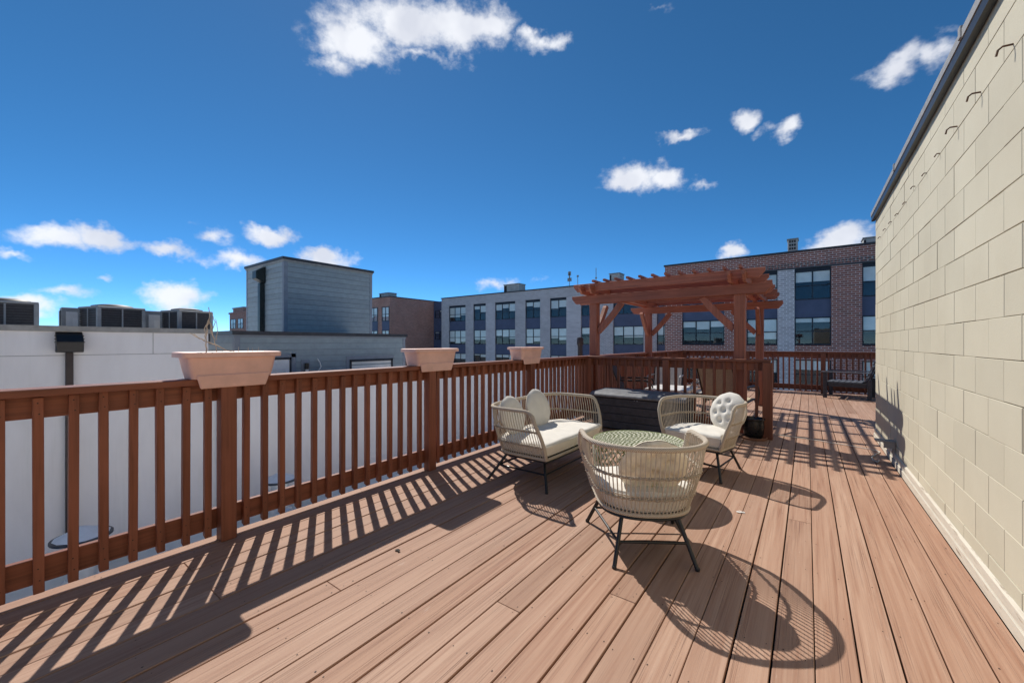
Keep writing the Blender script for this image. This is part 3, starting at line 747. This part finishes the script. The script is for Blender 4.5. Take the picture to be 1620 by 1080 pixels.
# ------------------------------------------------------------------ lounge set under the pergola
def sling_chair(label, loc, rz, fab, arm='frame_bronze'):
    c = thing('lounge_chair', label, 'chair', loc, rz, 'lounge chairs under the pergola')
    for s in (-1, 1):
        MB().tube([(s*.29,.30,.0), (s*.29,.27,.30), (s*.29,.20,.40), (s*.29,-.12,.34), (s*.29,-.26,.42), (s*.29,-.36,.66), (s*.29,-.46,.90)], .014, 8).build('side_frame', 'frame_bronze', c, (0,0,0), True)
        MB().tube([(s*.29,-.34,.0), (s*.29,-.28,.22), (s*.29,-.18,.36)], .014, 8).build('rear_leg', 'frame_bronze', c, (0,0,0), True)
        am = MB(); am.tube([(s*.31,.27,.30), (s*.315,.30,.50), (s*.315,.26,.585), (s*.315,.12,.61), (s*.315,-.10,.60), (s*.30,-.33,.60)], [.012,.013,.018,.021,.019,.013], 8); am.build('arm', arm, c, (0,0,0), True)
    def sheet(name, prof):
        m = MB(); vs = []; n = len(prof)
        for d in (0, -.022):
            for (y, z) in prof: vs += [(-.275, y, z+d), (.275, y, z+d)]
        o = 2*n; fs = []
        for i in range(n-1):
            a = 2*i; fs += [(a, a+1, a+3, a+2), (o+a, o+a+2, o+a+3, o+a+1), (a, a+2, o+a+2, o+a), (a+1, o+a+1, o+a+3, a+3)]
        fs += [(0, o, o+1, 1), (2*n-2, 2*n-1, o+2*n-1, o+2*n-2)]
        m.add(vs, fs).build(name, fab, c, (0,0,0), True)
    sheet('seat', [(.245,.405), (.10,.405), (-.05,.38), (-.17,.378)])
    sheet('backrest', [(-.22,.40), (-.27,.46), (-.36,.68), (-.45,.90), (-.47,.925)])
    MB().tube([(-.29,-.46,.90), (-.20,-.475,.935), (.20,-.475,.935), (.29,-.46,.90)], .013, 8).build('top_rail', 'frame_bronze', c, (0,0,0), True)
    return c
sling_chair('bronze framed lounge chair nearest the long railing, facing the white table', (-2.62, 7.55, 0), -PI/2+.25, 'frame_bronze')
sling_chair('cream lounge chair under the pergola with its front to the open deck', (-2.42, 8.75, 0), PI+.1, 'sling_cream', 'arm_grey')
sling_chair('cream lounge chair with grey arms facing sideways to the white table', (-1.42, 8.0, 0), PI/2+.12, 'sling_cream', 'arm_grey')
sling_chair('khaki lounge chair with its back to the cross railing', (-1.02, 7.35, 0), -.35, 'sling_khaki')
tb = thing('coffee_table', 'low white coffee table among the lounge chairs under the pergola', 'table', (-2.02, 7.70, 0))
pbox('table_top', 'table_white', tb, -.36, .36, -.42, .42, .435, .475, .008)
for sx in (-1, 1):
    for sy in (-1, 1): pbox('leg', 'table_white', tb, sx*.31-.02, sx*.31+.02, sy*.37-.02, sy*.37+.02, .001, .434, .003)
# slatted armchair at the far railing, facing the pergola
ac = thing('slatted_armchair', 'weathered black slatted garden armchair at the far railing', 'armchair', (.80, 12.36, 0), R(80))
# local +y is the front (towards -X), local x runs along the front
for s in (-1, 1):
    pbox('leg', 'bench_wood', ac, s*.40-.035, s*.40+.035, .36, .43, .001, .60); pbox('leg', 'bench_wood', ac, s*.40-.035, s*.40+.035, -.43, -.36, .001, .46)
    pbox('arm', 'bench_slat', ac, s*.40-.055, s*.40+.055, -.42, .46, .602, .626, .004); pbox('side_rail', 'bench_wood', ac, s*.36-.014, s*.36+.014, -.36, .357, .27, .37)
pbox('apron', 'bench_wood', ac, -.362, .362, .375, .40, .27, .38)
for k in range(6): pbox('seat_slat', 'bench_slat', ac, -.35, .35, .27-k*.105, .27-k*.105+.09, .372, .392)
for k in range(4):
    z = .46+k*.125; put(boxmesh(.74, .022, .10, 'bench_slat', .004), 'back_slat', 'bench_slat', ac, (0, -.33-k*.045, z), (R(20), 0, 0))
for s in (-1, 1): put(boxmesh(.05, .03, .62, 'bench_wood', .004), 'back_stile', 'bench_wood', ac, (s*.34, -.425, .60), (R(20), 0, 0))

# ------------------------------------------------------------------ small things on the deck
cb = MB(); pts = [gnd(*p) for p in ((1213,686),(1240,690),(1290,697),(1340,705),(1386,713),(1393,716),(1386,719),(1379,724),(1382,729),(1389,732),(1391,728))]
Q = []
for a, b in zip(pts, pts[1:]):
    for k in range(5): Q.append(a.lerp(b, k/5)+Vector((random.uniform(-.004, .004), random.uniform(-.006, .006), .009)))
cb.tube(Q, .0055, 6); tag(cb.build('cable', 'cable_white', None, (0,0,0), True), 'thin pale cable lying across the deck to the block wall', 'cable')
bk = thing('bracket_shape', 'small grey bracket shape at the foot of the block wall', 'bracket', (WALLX, 5.86, 0))  # guessed piece for an unclear pale and grey spot by the wall
pbox('shelf', 'coping_grey', bk, -.165, -.005, -.06, .06, .235, .250, .002); pbox('side_plate', 'coping_grey', bk, -.10, -.008, -.056, -.050, .175, .234, .001); pbox('strut', 'coping_grey', bk, -.032, -.006, -.048, -.022, .131, .234, .002)
lf = MB(); c_ = gnd(629, 870, .004); lf.add([c_+Vector(v) for v in ((-.022,-.004,0),(-.008,-.012,.004),(.006,-.006,.002),(.020,-.010,.006),(.024,.004,.002),(.004,.010,.006),(-.012,.008,.003))], [(0,1,2,5,6),(2,3,4,5)])
tag(lf.build('dead_leaf', 'leaf_dark'), 'small curled dead leaf lying on the deck', 'leaf')
sc = MB(); c_ = gnd(1171, 809, .004)
for k in range(5):
    a = random.uniform(-.04, .04); b = random.uniform(-.02, .02); w = random.uniform(.010, .022); sc.add([c_+Vector((a+w*math.cos(j*PI/3+k), b+w*.5*math.sin(j*PI/3+k), 0)) for j in range(6)], [tuple(range(6))])
sc.build('paint_scuff', 'paint_white', deck)

# ------------------------------------------------------------------ white neighbour, its roof plant
WX = -10.0; WY1 = 2.89
wb = thing('white_building', 'white stucco building with grey coping and black rain pipe', 'building', (WX, 0, ROOFZ))
zt = 1.60-ROOFZ
MB().box(-14, 0, -9, WY1, .0, zt-.11).build('wall', 'white_stucco', wb)
MB().box(-.35, .05, -9, WY1+.05, zt-.108, zt-.02).build('coping', 'coping_grey', wb)
for (y, z0, z1) in ((2.02, zt-.11-.40, zt-.11), (-.32, zt-.112-.04, zt-.11)): MB().box(.0005, .004, y-.004, y+.004, z0, z1).build('joint', 'coping_grey', wb)
MB().box(.0005, .003, -9, WY1, zt-.515, zt-.506).build('joint', 'coping_grey', wb)
yh = YatX(109, WX)
hd = MB().prism([(2.86-.0, 0), (2.86, .19), (3.02, .22), (3.14, .10), (3.20, 0)], 1, yh-.16, yh+.16)
hd = MB(); hd.prism([(zt-.46, .004), (zt-.46, .17), (zt-.28, .20), (zt-.17, .10), (zt-.115, .004)], 1, yh-.155, yh+.155)
hh = hd.build('rain_head', 'black_metal', wb, (0,0,0), False, .008)
for k in range(3): MB().box(.02+.0, .20-k*.05, yh-.165, yh+.165, zt-.30+k*.055, zt-.285+k*.055).build('rim', 'black_metal', hh)
MB().box(.006, .085, yh-.045, yh+.045, .0, zt-.461).build('rain_pipe', 'downspout_dark', wb, (0,0,0), False, .008)
def condenser(label, px, X, zb_, w, h, rot=0, small=None):
    Y = YatX(px, X); c = thing('air_conditioner', label, 'air conditioner', (X, Y, zb_), rot, 'air conditioners on the white roof')
    MB().box(-w/2+.03, w/2-.03, -w/2+.03, w/2-.03, .02, h-.06).build('coil', 'condenser_dark', c)
    for sx in (-1, 1):
        for sy in (-1, 1): pbox('corner_post', 'condenser_grey', c, sx*(w/2-.03)-.03, sx*(w/2-.03)+.03, sy*(w/2-.03)-.03, sy*(w/2-.03)+.03, 0, h-.05, .006)
    lv = MB(); n = 14
    for k in range(n):
        z = .05+(h-.14)*k/(n-1)
        for s in (-1, 1):
            lv.box(-w/2+.06, w/2-.06, s*(w/2-.012)-.008, s*(w/2-.012)+.008, z, z+.022); lv.box(s*(w/2-.012)-.008, s*(w/2-.012)+.008, -w/2+.06, w/2-.06, z, z+.022)
    lv.build('louvre_grille', 'louver', c, kind='stuff')
    for s in (-1, 1):
        pbox('centre_rib', 'condenser_grey', c, s*(w/2-.004)-.006, s*(w/2-.004)+.006, -.012, .012, .03, h-.06, .001); pbox('centre_rib', 'condenser_grey', c, -.012, .012, s*(w/2-.004)-.006, s*(w/2-.004)+.006, .03, h-.06, .001)
    tp = pbox('top_panel', 'condenser_grey', c, -w/2, w/2, -w/2, w/2, h-.058, h-.018, .012)
    MB().lathe([(w*.43, h-.018), (w*.40, h+.012), (w*.22, h+.04), (0, h+.045)], 20).build('fan_guard', 'condenser_dark', c, (0,0,0), True)
    pbox('base_pan', 'condenser_grey', c, -w/2, w/2, -w/2, w/2, -.03, -.001, .004)
    return c
RZ = 1.28
condenser('wide dark air conditioner at the near end of the white roof', 6, -11.1, RZ, .74, .74)
condenser('dark air conditioner on the white roof above the black rain head', 178, -11.2, RZ, .74, .74, R(14))
condenser('dark air conditioner at the roof corner behind the dry stems', 296, -10.8, RZ, .66, .72, R(14))
def small_unit(label, px, X):
    Y = YatX(px, X); c = thing('air_conditioner', label, 'air conditioner', (X, Y, RZ), 0, 'slim air conditioners on the white roof')
    MB().box(-.13, .13, -.17, .17, 0, .70).build('case', 'condenser_grey', c, (0,0,0), False, .012)
    pbox('grille', 'condenser_dark', c, -.11, .11, -.182, -.171, .06, .64, .004); pbox('service_panel', 'label_white', c, .131, .138, -.11, .10, .10, .62, .004)
    pbox('label_plate', 'door_white', c, .139, .142, -.02, .06, .22, .5, .001); return c
small_unit('slim grey air conditioner left of the one above the rain head', 116, -11.6)
small_unit('slim grey air conditioner beside the roof corner unit', 243, -11.4)
# the air conditioners stand on a flat roof just behind the coping
struct(MB().box(-24, -10.36, -9, 2.86, 1.20, 1.248).build('upper_roof', 'roof_membrane'))

# low parapet and lower roof of the building next to it
lb = thing('low_building', 'low white walled building below the blue sided roof house', 'building', (WX-.03, WY1, ROOFZ))
MB().box(-22, -.30, .02, 18.5, -7.2, 1.0).build('wall', 'white_stucco', lb)
MB().box(-.30, -.0, .02, 18.5, -.2, 2.52).build('parapet', 'white_stucco', lb)
MB().box(-.36, .05, .015, 18.56, 2.522, 2.585).build('coping', 'coping_grey', lb)
MB().tube([(.05, .16, 0), (.05, .16, 2.3)], .022, 8).build('conduit', 'door_white', lb, (0,0,0), True)

# ------------------------------------------------------------------ vent caps on the lower roof
def cap(label, px, py):
    p = gnd(px, py, -1.52); c = thing('roof_vent', label, 'vent', (p.x, p.y, ROOFZ), 0, 'roof vents below the railing')
    MB().lathe([(.22, .001), (.17, .04), (.17, .56)], 20).build('stack', 'galvanized', c, (0,0,0), True)
    MB().lathe([(.30, .60), (.335, .61), (.335, .635), (.30, .645)], 28).build('skirt', 'cap_dark', c, (0,0,0), True)
    MB().lathe([(.305, .646), (.16, .715), (.03, .775), (.0, .78)], 12).build('cone', 'cap_highlight', c)
cap('metal roof vent with cone cap by the white wall, nearer the rain pipe', 130, 842); cap('metal roof vent with cone cap below the blue sided roof house', 443, 754)
fl = thing('flue_pipe', 'dark flue pipe with wide cap beyond the railing corner', 'pipe', (-4.15, 8.2, ROOFZ))
MB().lathe([(.055, 0), (.055, 3.45)], 16).build('pipe', 'downspout_dark', fl, (0,0,0), True); MB().lathe([(.062, 3.44), (.075, 3.47), (.075, 3.60), (.06, 3.62)], 16).build('cap', 'downspout_dark', fl, (0,0,0), True)

# ------------------------------------------------------------------ blue sided roof house and stair tower
def siding(parent, face, c, a, b, z0, z1, ex=.178, t0=.012, t1=.026):
    # lap boards, an open gap above each standing in for lap shadow: face 'x' faces +X in the plane x = c from y = a to b; face 'y' faces -Y in the plane y = c
    n = int(math.ceil((z1-z0)/ex))
    for k in range(n):
        za = z0+k*ex; zb = min(za+ex-.011, z1)
        if face == 'x': m = MB().prism([(za, c+.0), (za, c+t1), (zb, c+t0), (zb, c+.0)], 1, a, b)
        else: m = MB().prism([(c, za), (c-t1, za), (c-t0, zb), (c, zb)], 0, a, b)
        m.build('siding_board', 'siding_blue', parent)
hx, hy0, hy1, hz0, hz1 = -11.5, 3.88, 9.1, -1.2, 1.50
rh = thing('roof_house', 'blue grey lap sided roof house with flat dark coping', 'building', (0, 0, 0))
MB().box(-15.2, hx, hy0, hy1, hz0, hz1).build('wall', 'siding_trim', rh)
siding(rh, 'x', hx+.001, hy0+.10, hy1-.10, hz0, hz1-.02); siding(rh, 'y', hy0-.001, -15.1, hx-.10, hz0, hz1-.02)
for (x0, x1, y0, y1) in ((hx+.002, hx+.036, hy0-.024, hy0+.098), (hx+.002, hx+.026, hy1-.098, hy1+.01), (hx-.098, hx+.001, hy0-.026, hy0-.002)):
    MB().box(x0, x1, y0, y1, hz0, hz1-.005).build('corner_board', 'siding_trim', rh)
MB().box(-15.2, hx+.09, hy0-.09, hy1+.06, hz1+.001, hz1+.10).build('coping', 'coping_dark', rh)
MB().box(-15.2, hx+.05, hy0-.05, hy1+.03, hz1-.06, hz1).build('fascia', 'siding_trim', rh)
def yb_(px): return YatX(px, hx+.02)
dr = MB(); y0, y1 = yb_(424), yb_(457.5); dd = MB().box(hx+.02, hx+.036, y0, y1, hz0+.02, .84).build('door', 'door_white', rh)
MB().box(hx+.0365, hx+.040, y0+.12, y1-.10, -.2, .58).build('door_glass', 'blind', dd)
fr_ = MB(); fr_.box(hx+.018, hx+.05, y1+.001, y1+.05, hz0, .90); fr_.box(hx+.018, hx+.05, y0-.05, y1+.05, .841, .9); fr_.build('door_frame', 'frame_navy', dd)
fr_ = MB(); fr_.box(hx+.018, hx+.034, y1+.051, y1+.17, hz0, 1.0); fr_.box(hx+.018, hx+.034, y0-.05, y1+.17, .901, 1.0); fr_.build('door_casing', 'siding_trim', dd)
y0, y1 = yb_(553), yb_(621); ww = MB(); ww.box(hx+.018, hx+.045, y0-.10, y1+.10, .90, 1.0) ; ww = MB()
ww.box(hx+.018, hx+.048, y0, y0+.06, hz0, .76); ww.box(hx+.018, hx+.048, y1-.06, y1, hz0, .76); ww.box(hx+.018, hx+.048, y0, y1, .70, .77)
wn_ = ww.build('window', 'frame_navy', rh); MB().box(hx+.018, hx+.024, y0+.061, y1-.061, hz0, .699).build('pane', 'blind', wn_)
cs = MB(); cs.box(hx+.018, hx+.032, y0-.12, y1+.06, .775, .88); cs.box(hx+.018, hx+.032, y0-.12, y0-.002, hz0, .774); cs.build('casing', 'siding_trim', wn_)
wl_ = thing('wall_lamp', 'cylindrical wall lamp beside the white roof house door', 'lamp', (hx+.02, yb_(483), .50))
pbox('back_plate', 'siding_trim', wl_, 0, .016, -.12, .12, -.30, .32, .003); MB().lathe([(.055, -.05), (.06, .06), (.06, .12), (0, .13)], 14, (.09, 0, .1)).build('shade', 'black_metal', wl_, (0,0,0), True)
MB().lathe([(.05, -.38), (.05, -.05)], 14, (.09, 0, .1)).build('cylinder', 'galvanized', wl_, (0,0,0), True); pbox('bracket', 'black_metal', wl_, .017, .05, -.03, .03, .06, .12, .002)
hk = MB().tube([(hx+.05, yb_(501), .84), (hx+.10, yb_(503)+.02, .72), (hx+.11, yb_(504)+.03, .60), (hx+.06, yb_(500), .42)], .014, 8); tag(hk.build('wall_hook', 'door_white', None, (0,0,0), True), 'small white curved hook on the blue siding beside the lamp', 'hook')
tx0, tx1, ty0, ty1, tz0, tz1 = -18.25, -15.0, 6.58, 10.13, 1.2, 4.28
tw = thing('stair_tower', 'tall blue grey lap sided stair tower with black downpipe', 'tower', (0, 0, 0))
MB().box(tx0, tx1, ty0, ty1, -1.2, tz1).build('wall', 'siding_trim', tw)
siding(tw, 'x', tx1+.001, ty0+.11, ty1-.11, tz0, tz1-.02, .19); siding(tw, 'y', ty0-.001, tx0+.10, tx1-.11, tz0, tz1-.02, .19)
for (x0, x1, y0, y1) in ((tx1+.002, tx1+.030, ty0-.028, ty0+.108), (tx1+.002, tx1+.030, ty1-.108, ty1+.01), (tx1-.108, tx1+.001, ty0-.030, ty0-.002), (tx0-.01, tx0+.098, ty0-.030, ty0-.002)):
    MB().box(x0, x1, y0, y1, tz0, tz1-.005).build('corner_board', 'siding_trim', tw)
MB().box(tx0-.06, tx1+.09, ty0-.09, ty1+.06, tz1+.001, tz1+.09).build('coping', 'coping_dark', tw); MB().box(tx0-.03, tx1+.055, ty0-.055, ty1+.03, tz1-.07, tz1).build('fascia', 'coping_grey', tw)
hxp = XatY(414, ty0-.1)
hm = MB(); hm.prism([(hxp-.16+0, 0), (0, 0), (0, 0)], 2, 0, 0) if False else None
hm = MB(); hm.prism([(ty0-.034, 3.55), (ty0-.36, 3.70), (ty0-.36, 3.98), (ty0-.034, 4.18)], 0, hxp-.17, hxp+.17); hh = hm.build('rain_head', 'downspout_green', tw, (0,0,0), False, .01)
MB().box(hxp-.11, hxp+.09, ty0-.20, ty0-.036, 1.60, 3.56).build('rain_pipe', 'downspout_green', tw, (0,0,0), False, .012)

# ------------------------------------------------------------------ brick apartment buildings
def glazing(parent, X0, X1, Yp, z0, z1, n, style, face='y', sgn=-1):
    # one window in a plane y = Yp (facing -Y) or x = Yp (facing +X); X0..X1 is its run along the wall
    d = sgn
    def bb(m, a0, a1, o0, o1, za, zb):
        lo, hi = sorted((Yp+d*o0, Yp+d*o1))
        return m.box(a0, a1, lo, hi, za, zb) if face == 'y' else m.box(lo, hi, a0, a1, za, zb)
    fm = MB(); T = .07; zm = z0+(z1-z0)*.48
    bb(fm, X0, X1, .0, .09, z0, z0+T); bb(fm, X0, X1, .0, .09, z1-T, z1); bb(fm, X0, X0+T, .0, .09, z0+T, z1-T); bb(fm, X1-T, X1, .0, .09, z0+T, z1-T)
    pw = (X1-X0)/n
    for k in range(1, n): bb(fm, X0+k*pw-T/2, X0+k*pw+T/2, .0, .085, z0+T, z1-T)
    bb(fm, X0+T, X1-T, .0, .08, zm-.035, zm+.035)
    w = fm.build('window', 'frame_navy', parent)
    for k in range(n):
        a0 = X0+k*pw+T*.5+.002; a1 = X0+(k+1)*pw-T*.5-.002
        for (za, zb) in ((z0+T+.001, zm-.036), (zm+.036, z1-T-.001)): bb(MB(), a0, a1, .030, .036, za, zb).build('pane', 'glass', w)
        s = style if style is not None else random.random()
        s = min(1, max(0, s+random.choice((-.12, 0, 0, .1))))
        if s > .06: bb(MB(), a0+.004, a1-.004, .006, .020, z1-T-(z1-z0-2*T)*s, z1-T-.01).build('blind', 'blind', w)
    return w
ROWS = [(4.36, 6.39), (1.10, 3.06), (-2.20, -.20)]
TOPZ = 7.75; GB = -9.6
def apartment(name, label, X0, X1, Y, depth, cols, wallmat, piermats, rows, brick_below=False, group='brick apartment blocks'):
    a = thing(name, label, 'building', (0, 0, GB), 0, group)
    root = bpy.data.objects.new('tmp', None)
    z = lambda v: v-GB
    def bx(nm, mt, x0, x1, y0, y1, za, zb): return MB().box(x0, x1, y0, y1, z(za), z(zb)).build(nm, mt, a)
    bx('core', 'interior', X0+.05, X1-.05, Y+.75, Y+depth, GB, TOPZ-.3)
    if True:
        bx('end_wall', wallmat, X0, X0+.3, Y+.36, Y+depth, GB, TOPZ); bx('end_wall', wallmat, X1-.3, X1, Y+.36, Y+depth, GB, TOPZ)
    bx('parapet', wallmat, X0, X1, Y, Y+.35, 6.62, TOPZ); bx('roof', 'roof_membrane', X0+.3, X1-.3, Y+.36, Y+depth, TOPZ-.6, TOPZ-.5)
    bx('coping', 'coping_dark', X0-.08, X1+.08, Y-.09, Y+.45, TOPZ+.001, TOPZ+.13)
    e = X0
    for i, (x0, x1, n, style) in enumerate(cols+[(X1, X1, 0, None)]):
        if x0-e > .02: bx('brick_pier', piermats[i % len(piermats)], e, x0, Y, Y+.35, GB, 6.619)
        if n:
            bx('lintel', 'frame_navy', x0, x1, Y+.10, Y+.40, 6.391, 6.618)
            lo = None
            for j, (za, zb) in enumerate(rows):
                st = style[j] if isinstance(style, (list, tuple)) else style
                w = glazing(a, x0, x1, Y+.22, z(za), z(zb), n, st)
                nb = rows[j+1][1] if j+1 < len(rows) else GB
                if j == 1 and brick_below: bx('sill_band', wallmat, x0, x1, Y+.02, Y+.34, nb, za-.06); bx('sill', 'frame_navy', x0, x1, Y+.0, Y+.34, za-.059, za-.001)
                elif j == 2 and brick_below: bx('sill_band', wallmat, x0, x1, Y+.02, Y+.34, nb+.002, za-.002)
                else: bx('spandrel_panel', 'panel_navy', x0, x1, Y+.18, Y+.34, nb+.002, za-.002)
        e = x1
    bpy.data.objects.remove(root)
    return a
gc = []
for (p0, p1, n, st) in ((710,736.5,3,(.72,.85,.5)), (748.7,768.5,2,(.35,.6,.2)), (783,815,3,(.4,.55,.3)), (831,854.5,2,(.25,.95,.5)), (870,896,2,(.55,.75,.4)), (919,947,2,(.12,.5,.4)), (970,1018,3,(.2,.62,.4)), (1039,1060,2,(.5,.55,.5))):
    gc.append((XatY(p0, 41), XatY(p1, 41), n, st))
apartment('apartment_block', 'long grey brick apartment block behind the pergola', XatY(698.5, 41), -9.0, 41.0, 12, gc, 'brick_grey', ['brick_grey','brick_grey','brick_pale'], ROWS)
rc_ = []
for (p0, p1, n, st) in ((1079,1146,3,(.5,.26,.3)), (1181,1230,2,(.9,.72,.5)), (1257,1315,2,(.5,.16,.35)), (1364,1425,2,(.5,.55,.8)), (1450,1500,2,(.5,.4,.5))):
    rc_.append((XatY(p0, 35), XatY(p1, 35), n, st))
RB = apartment('apartment_block', 'dark red brick apartment block beyond the far railing', XatY(1052, 35), 16.0, 35.0, 6.0-.05, rc_, 'brick_red', ['brick_red','brick_red','brick_pale','brick_red'], [(4.36,6.39),(1.17,3.10),(-1.9,.10)], True)
# soldier-course frieze of the red block
fz = MB(); x = XatY(1060, 35)
while x < 15.8: fz.box(x, x+.095, 34.965, 34.999, 6.72-GB, 7.02-GB); x += .19
fz.build('soldier_course', 'brick_dark', RB, kind='stuff')
MB().box(XatY(1054, 35), 15.9, 34.955, 34.999, 6.56-GB, 6.66-GB).build('belt_course', 'coping_dark', RB)
# left red brick wing and the recessed navy link
lw = thing('apartment_block', 'far red brick wing left of the grey brick block', 'building', (0, 0, GB), 0, 'brick apartment blocks')
LX = -47.2; zz = lambda v: v-GB
MB().box(LX-14, LX, 34.8, 47, 0, zz(TOPZ)).build('wall', 'brick_red_far', lw); MB().box(LX-14.1, LX+.1, 34.7, 47.1, zz(TOPZ)+.001, zz(TOPZ)+.12).build('coping', 'coping_dark', lw)
for (p0, p1) in ((585,597), (604,615.2)):
    a0, a1 = XatY(p0, 34.7), XatY(p1, 34.7)
    for (za, zb) in ROWS:
        glazing(lw, a0, a1, 34.79, zz(za), zz(zb), 2, .7)
    for (za, zb) in ((3.06, 4.36), (-.2, 1.1)): MB().box(a0, a1, 34.74, 34.79, zz(za), zz(zb)).build('spandrel_panel', 'panel_navy', lw)
lk = thing('link_wing', 'narrow dark navy link between red and grey brick blocks', 'building', (0, 0, GB))
MB().box(LX+.002, XatY(698.5, 41)-.002, 43, 52, 0, zz(TOPZ)-.05).build('wall', 'panel_navy', lk)
for (za, zb) in ((5.1, 6.3), (1.8, 3.0), (-1.5, -.3)):
    glazing(lk, LX+.4, LX+3.4, 42.98, zz(za), zz(zb), 3, .0)
def roof_box(label, p0, p1, pyt, Y, depth, group='roof boxes on the brick blocks', grille=False):
    x0, x1 = XatY(p0, Y), XatY(p1, Y); zc = ray((p0+p1)/2, 542); tt = Y/zc.y; ztop = CAMZ+(542-pyt)/630*tt
    b = thing('roof_box', label, 'chimney', ((x0+x1)/2, Y, TOPZ-.5), 0, group); w = (x1-x0)/2; H = ztop-TOPZ+.5
    MB().box(-w, w, 0, depth, 0, H).build('shaft', 'concrete_box', b, (0,0,0), False, .03); MB().box(-w-.05, w+.05, -.05, depth+.05, H+.001, H+.08).build('cap', 'coping_grey', b)
    gx = MB(); 
    for k in range(3):
        for j in range(3): gx.box(-w*.7+k*w*.48, -w*.7+k*w*.48+w*.36, -.012, -.001, H-.22-j*.26, H-.06-j*.26)
    if grille: gx.build('vent_grille', 'interior', b, kind='stuff')
    else: MB().box(-w*.95, -w*.6, -.012, -.001, .4, H-.1).build('vent_grille', 'interior', b)
roof_box('pale roof box in the middle of the grey brick roof', 797, 821, 450, 43, 1.5); roof_box('pale roof box seen above the pergola slats', 964, 980, 433, 42.5, 1.4)
roof_box('pale chimney with black grille on the red brick roof', 1246, 1262, 379, 36.2, .9, grille=True); roof_box('pale roof box on the red brick roof beside the block wall', 1366, 1388, 376.5, 36.4, 1.2)
roof_box('small pale roof box on the far red wing', 600, 615, 464, 38, 1.5)
def antenna(label, px, pyt, Y, arms):
    x = XatY(px, Y); tt = Y/ray(px, 542).y; zt_ = CAMZ+(542-pyt)/630*tt-(TOPZ-.5); a = thing('antenna', label, 'antenna', (x, Y, TOPZ-.5), 0, 'antennas on the grey roof')
    MB().tube([(0,0,0), (0,0,zt_)], .035, 6).build('mast', 'condenser_grey', a, (0,0,0), True)
    for (dz, w, h) in arms: MB().box(-w/2, w/2, -.05, .05, zt_-dz, zt_-dz+h).build('panel', 'condenser_grey', a)
antenna('panel antenna mast on the grey roof left of the pergola', 901, 429, 42, [(.5,.35,.45),(1.2,.5,.4),(.9,.12,.7)]); antenna('thin mast with small head beside the panel antenna', 914, 436, 42, [(.15,.22,.2)])
antenna('thin whip antenna above the pergola corner', 943, 424, 42, [(1.2,.2,.15)])
# distant brick tower between the white wall and the stair tower
ft = thing('distant_tower', 'small distant red brick tower beside the blue stair tower', 'tower', (XatY(375, 38), 38, GB)); fw = XatY(387, 38)-XatY(363, 38)
ftop = CAMZ+(542-496)/630*(38/ray(375, 542).y)-GB
MB().box(-fw/2, fw/2, 0, 5, 0, ftop).build('wall', 'brick_red_far', ft); MB().box(-fw/2-.2, fw/2+.2, -.2, 5.2, ftop+.001, ftop+.4).build('cornice', 'brick_red_far', ft); MB().box(-fw*.33, fw*.33, .2, 4.8, ftop+.401, ftop+1.25).build('turret', 'brick_red_far', ft)
MB().box(-fw*.37, fw*.37, .1, 4.9, ftop+1.251, ftop+1.55).build('cornice', 'coping_grey', ft)
for s in (-.24, .24): glazing(ft, s*fw-fw*.17, s*fw+fw*.17, -.03, ftop-3.6, ftop-1.3, 2, .5)

# put each root empty at the foot of its thing
def rebase(o, loc):
    d = Vector(loc)-o.location; o.location = loc
    for ch in o.children: ch.location = ch.location-d
for o in [x for x in COL.objects if x.type == 'EMPTY' and x.parent is None]:
    if o.name.startswith(('roof_house',)): rebase(o, ((hx-15.2)/2, (hy0+hy1)/2, hz0))
    if o.name.startswith('stair_tower'): rebase(o, ((tx0+tx1)/2, (ty0+ty1)/2, -1.2))
    if o.name.startswith('link_wing'): rebase(o, (LX+2, 43, GB))
    if o.name.startswith('block_wall'): rebase(o, (WALLX+.15, 3.0, 0))
    if o.name.startswith('building_base'): rebase(o, (.4, 2.5, GB))
rebase(lw, (LX-7, 40.9, GB)); rebase(RB, (3.0, 38, GB))
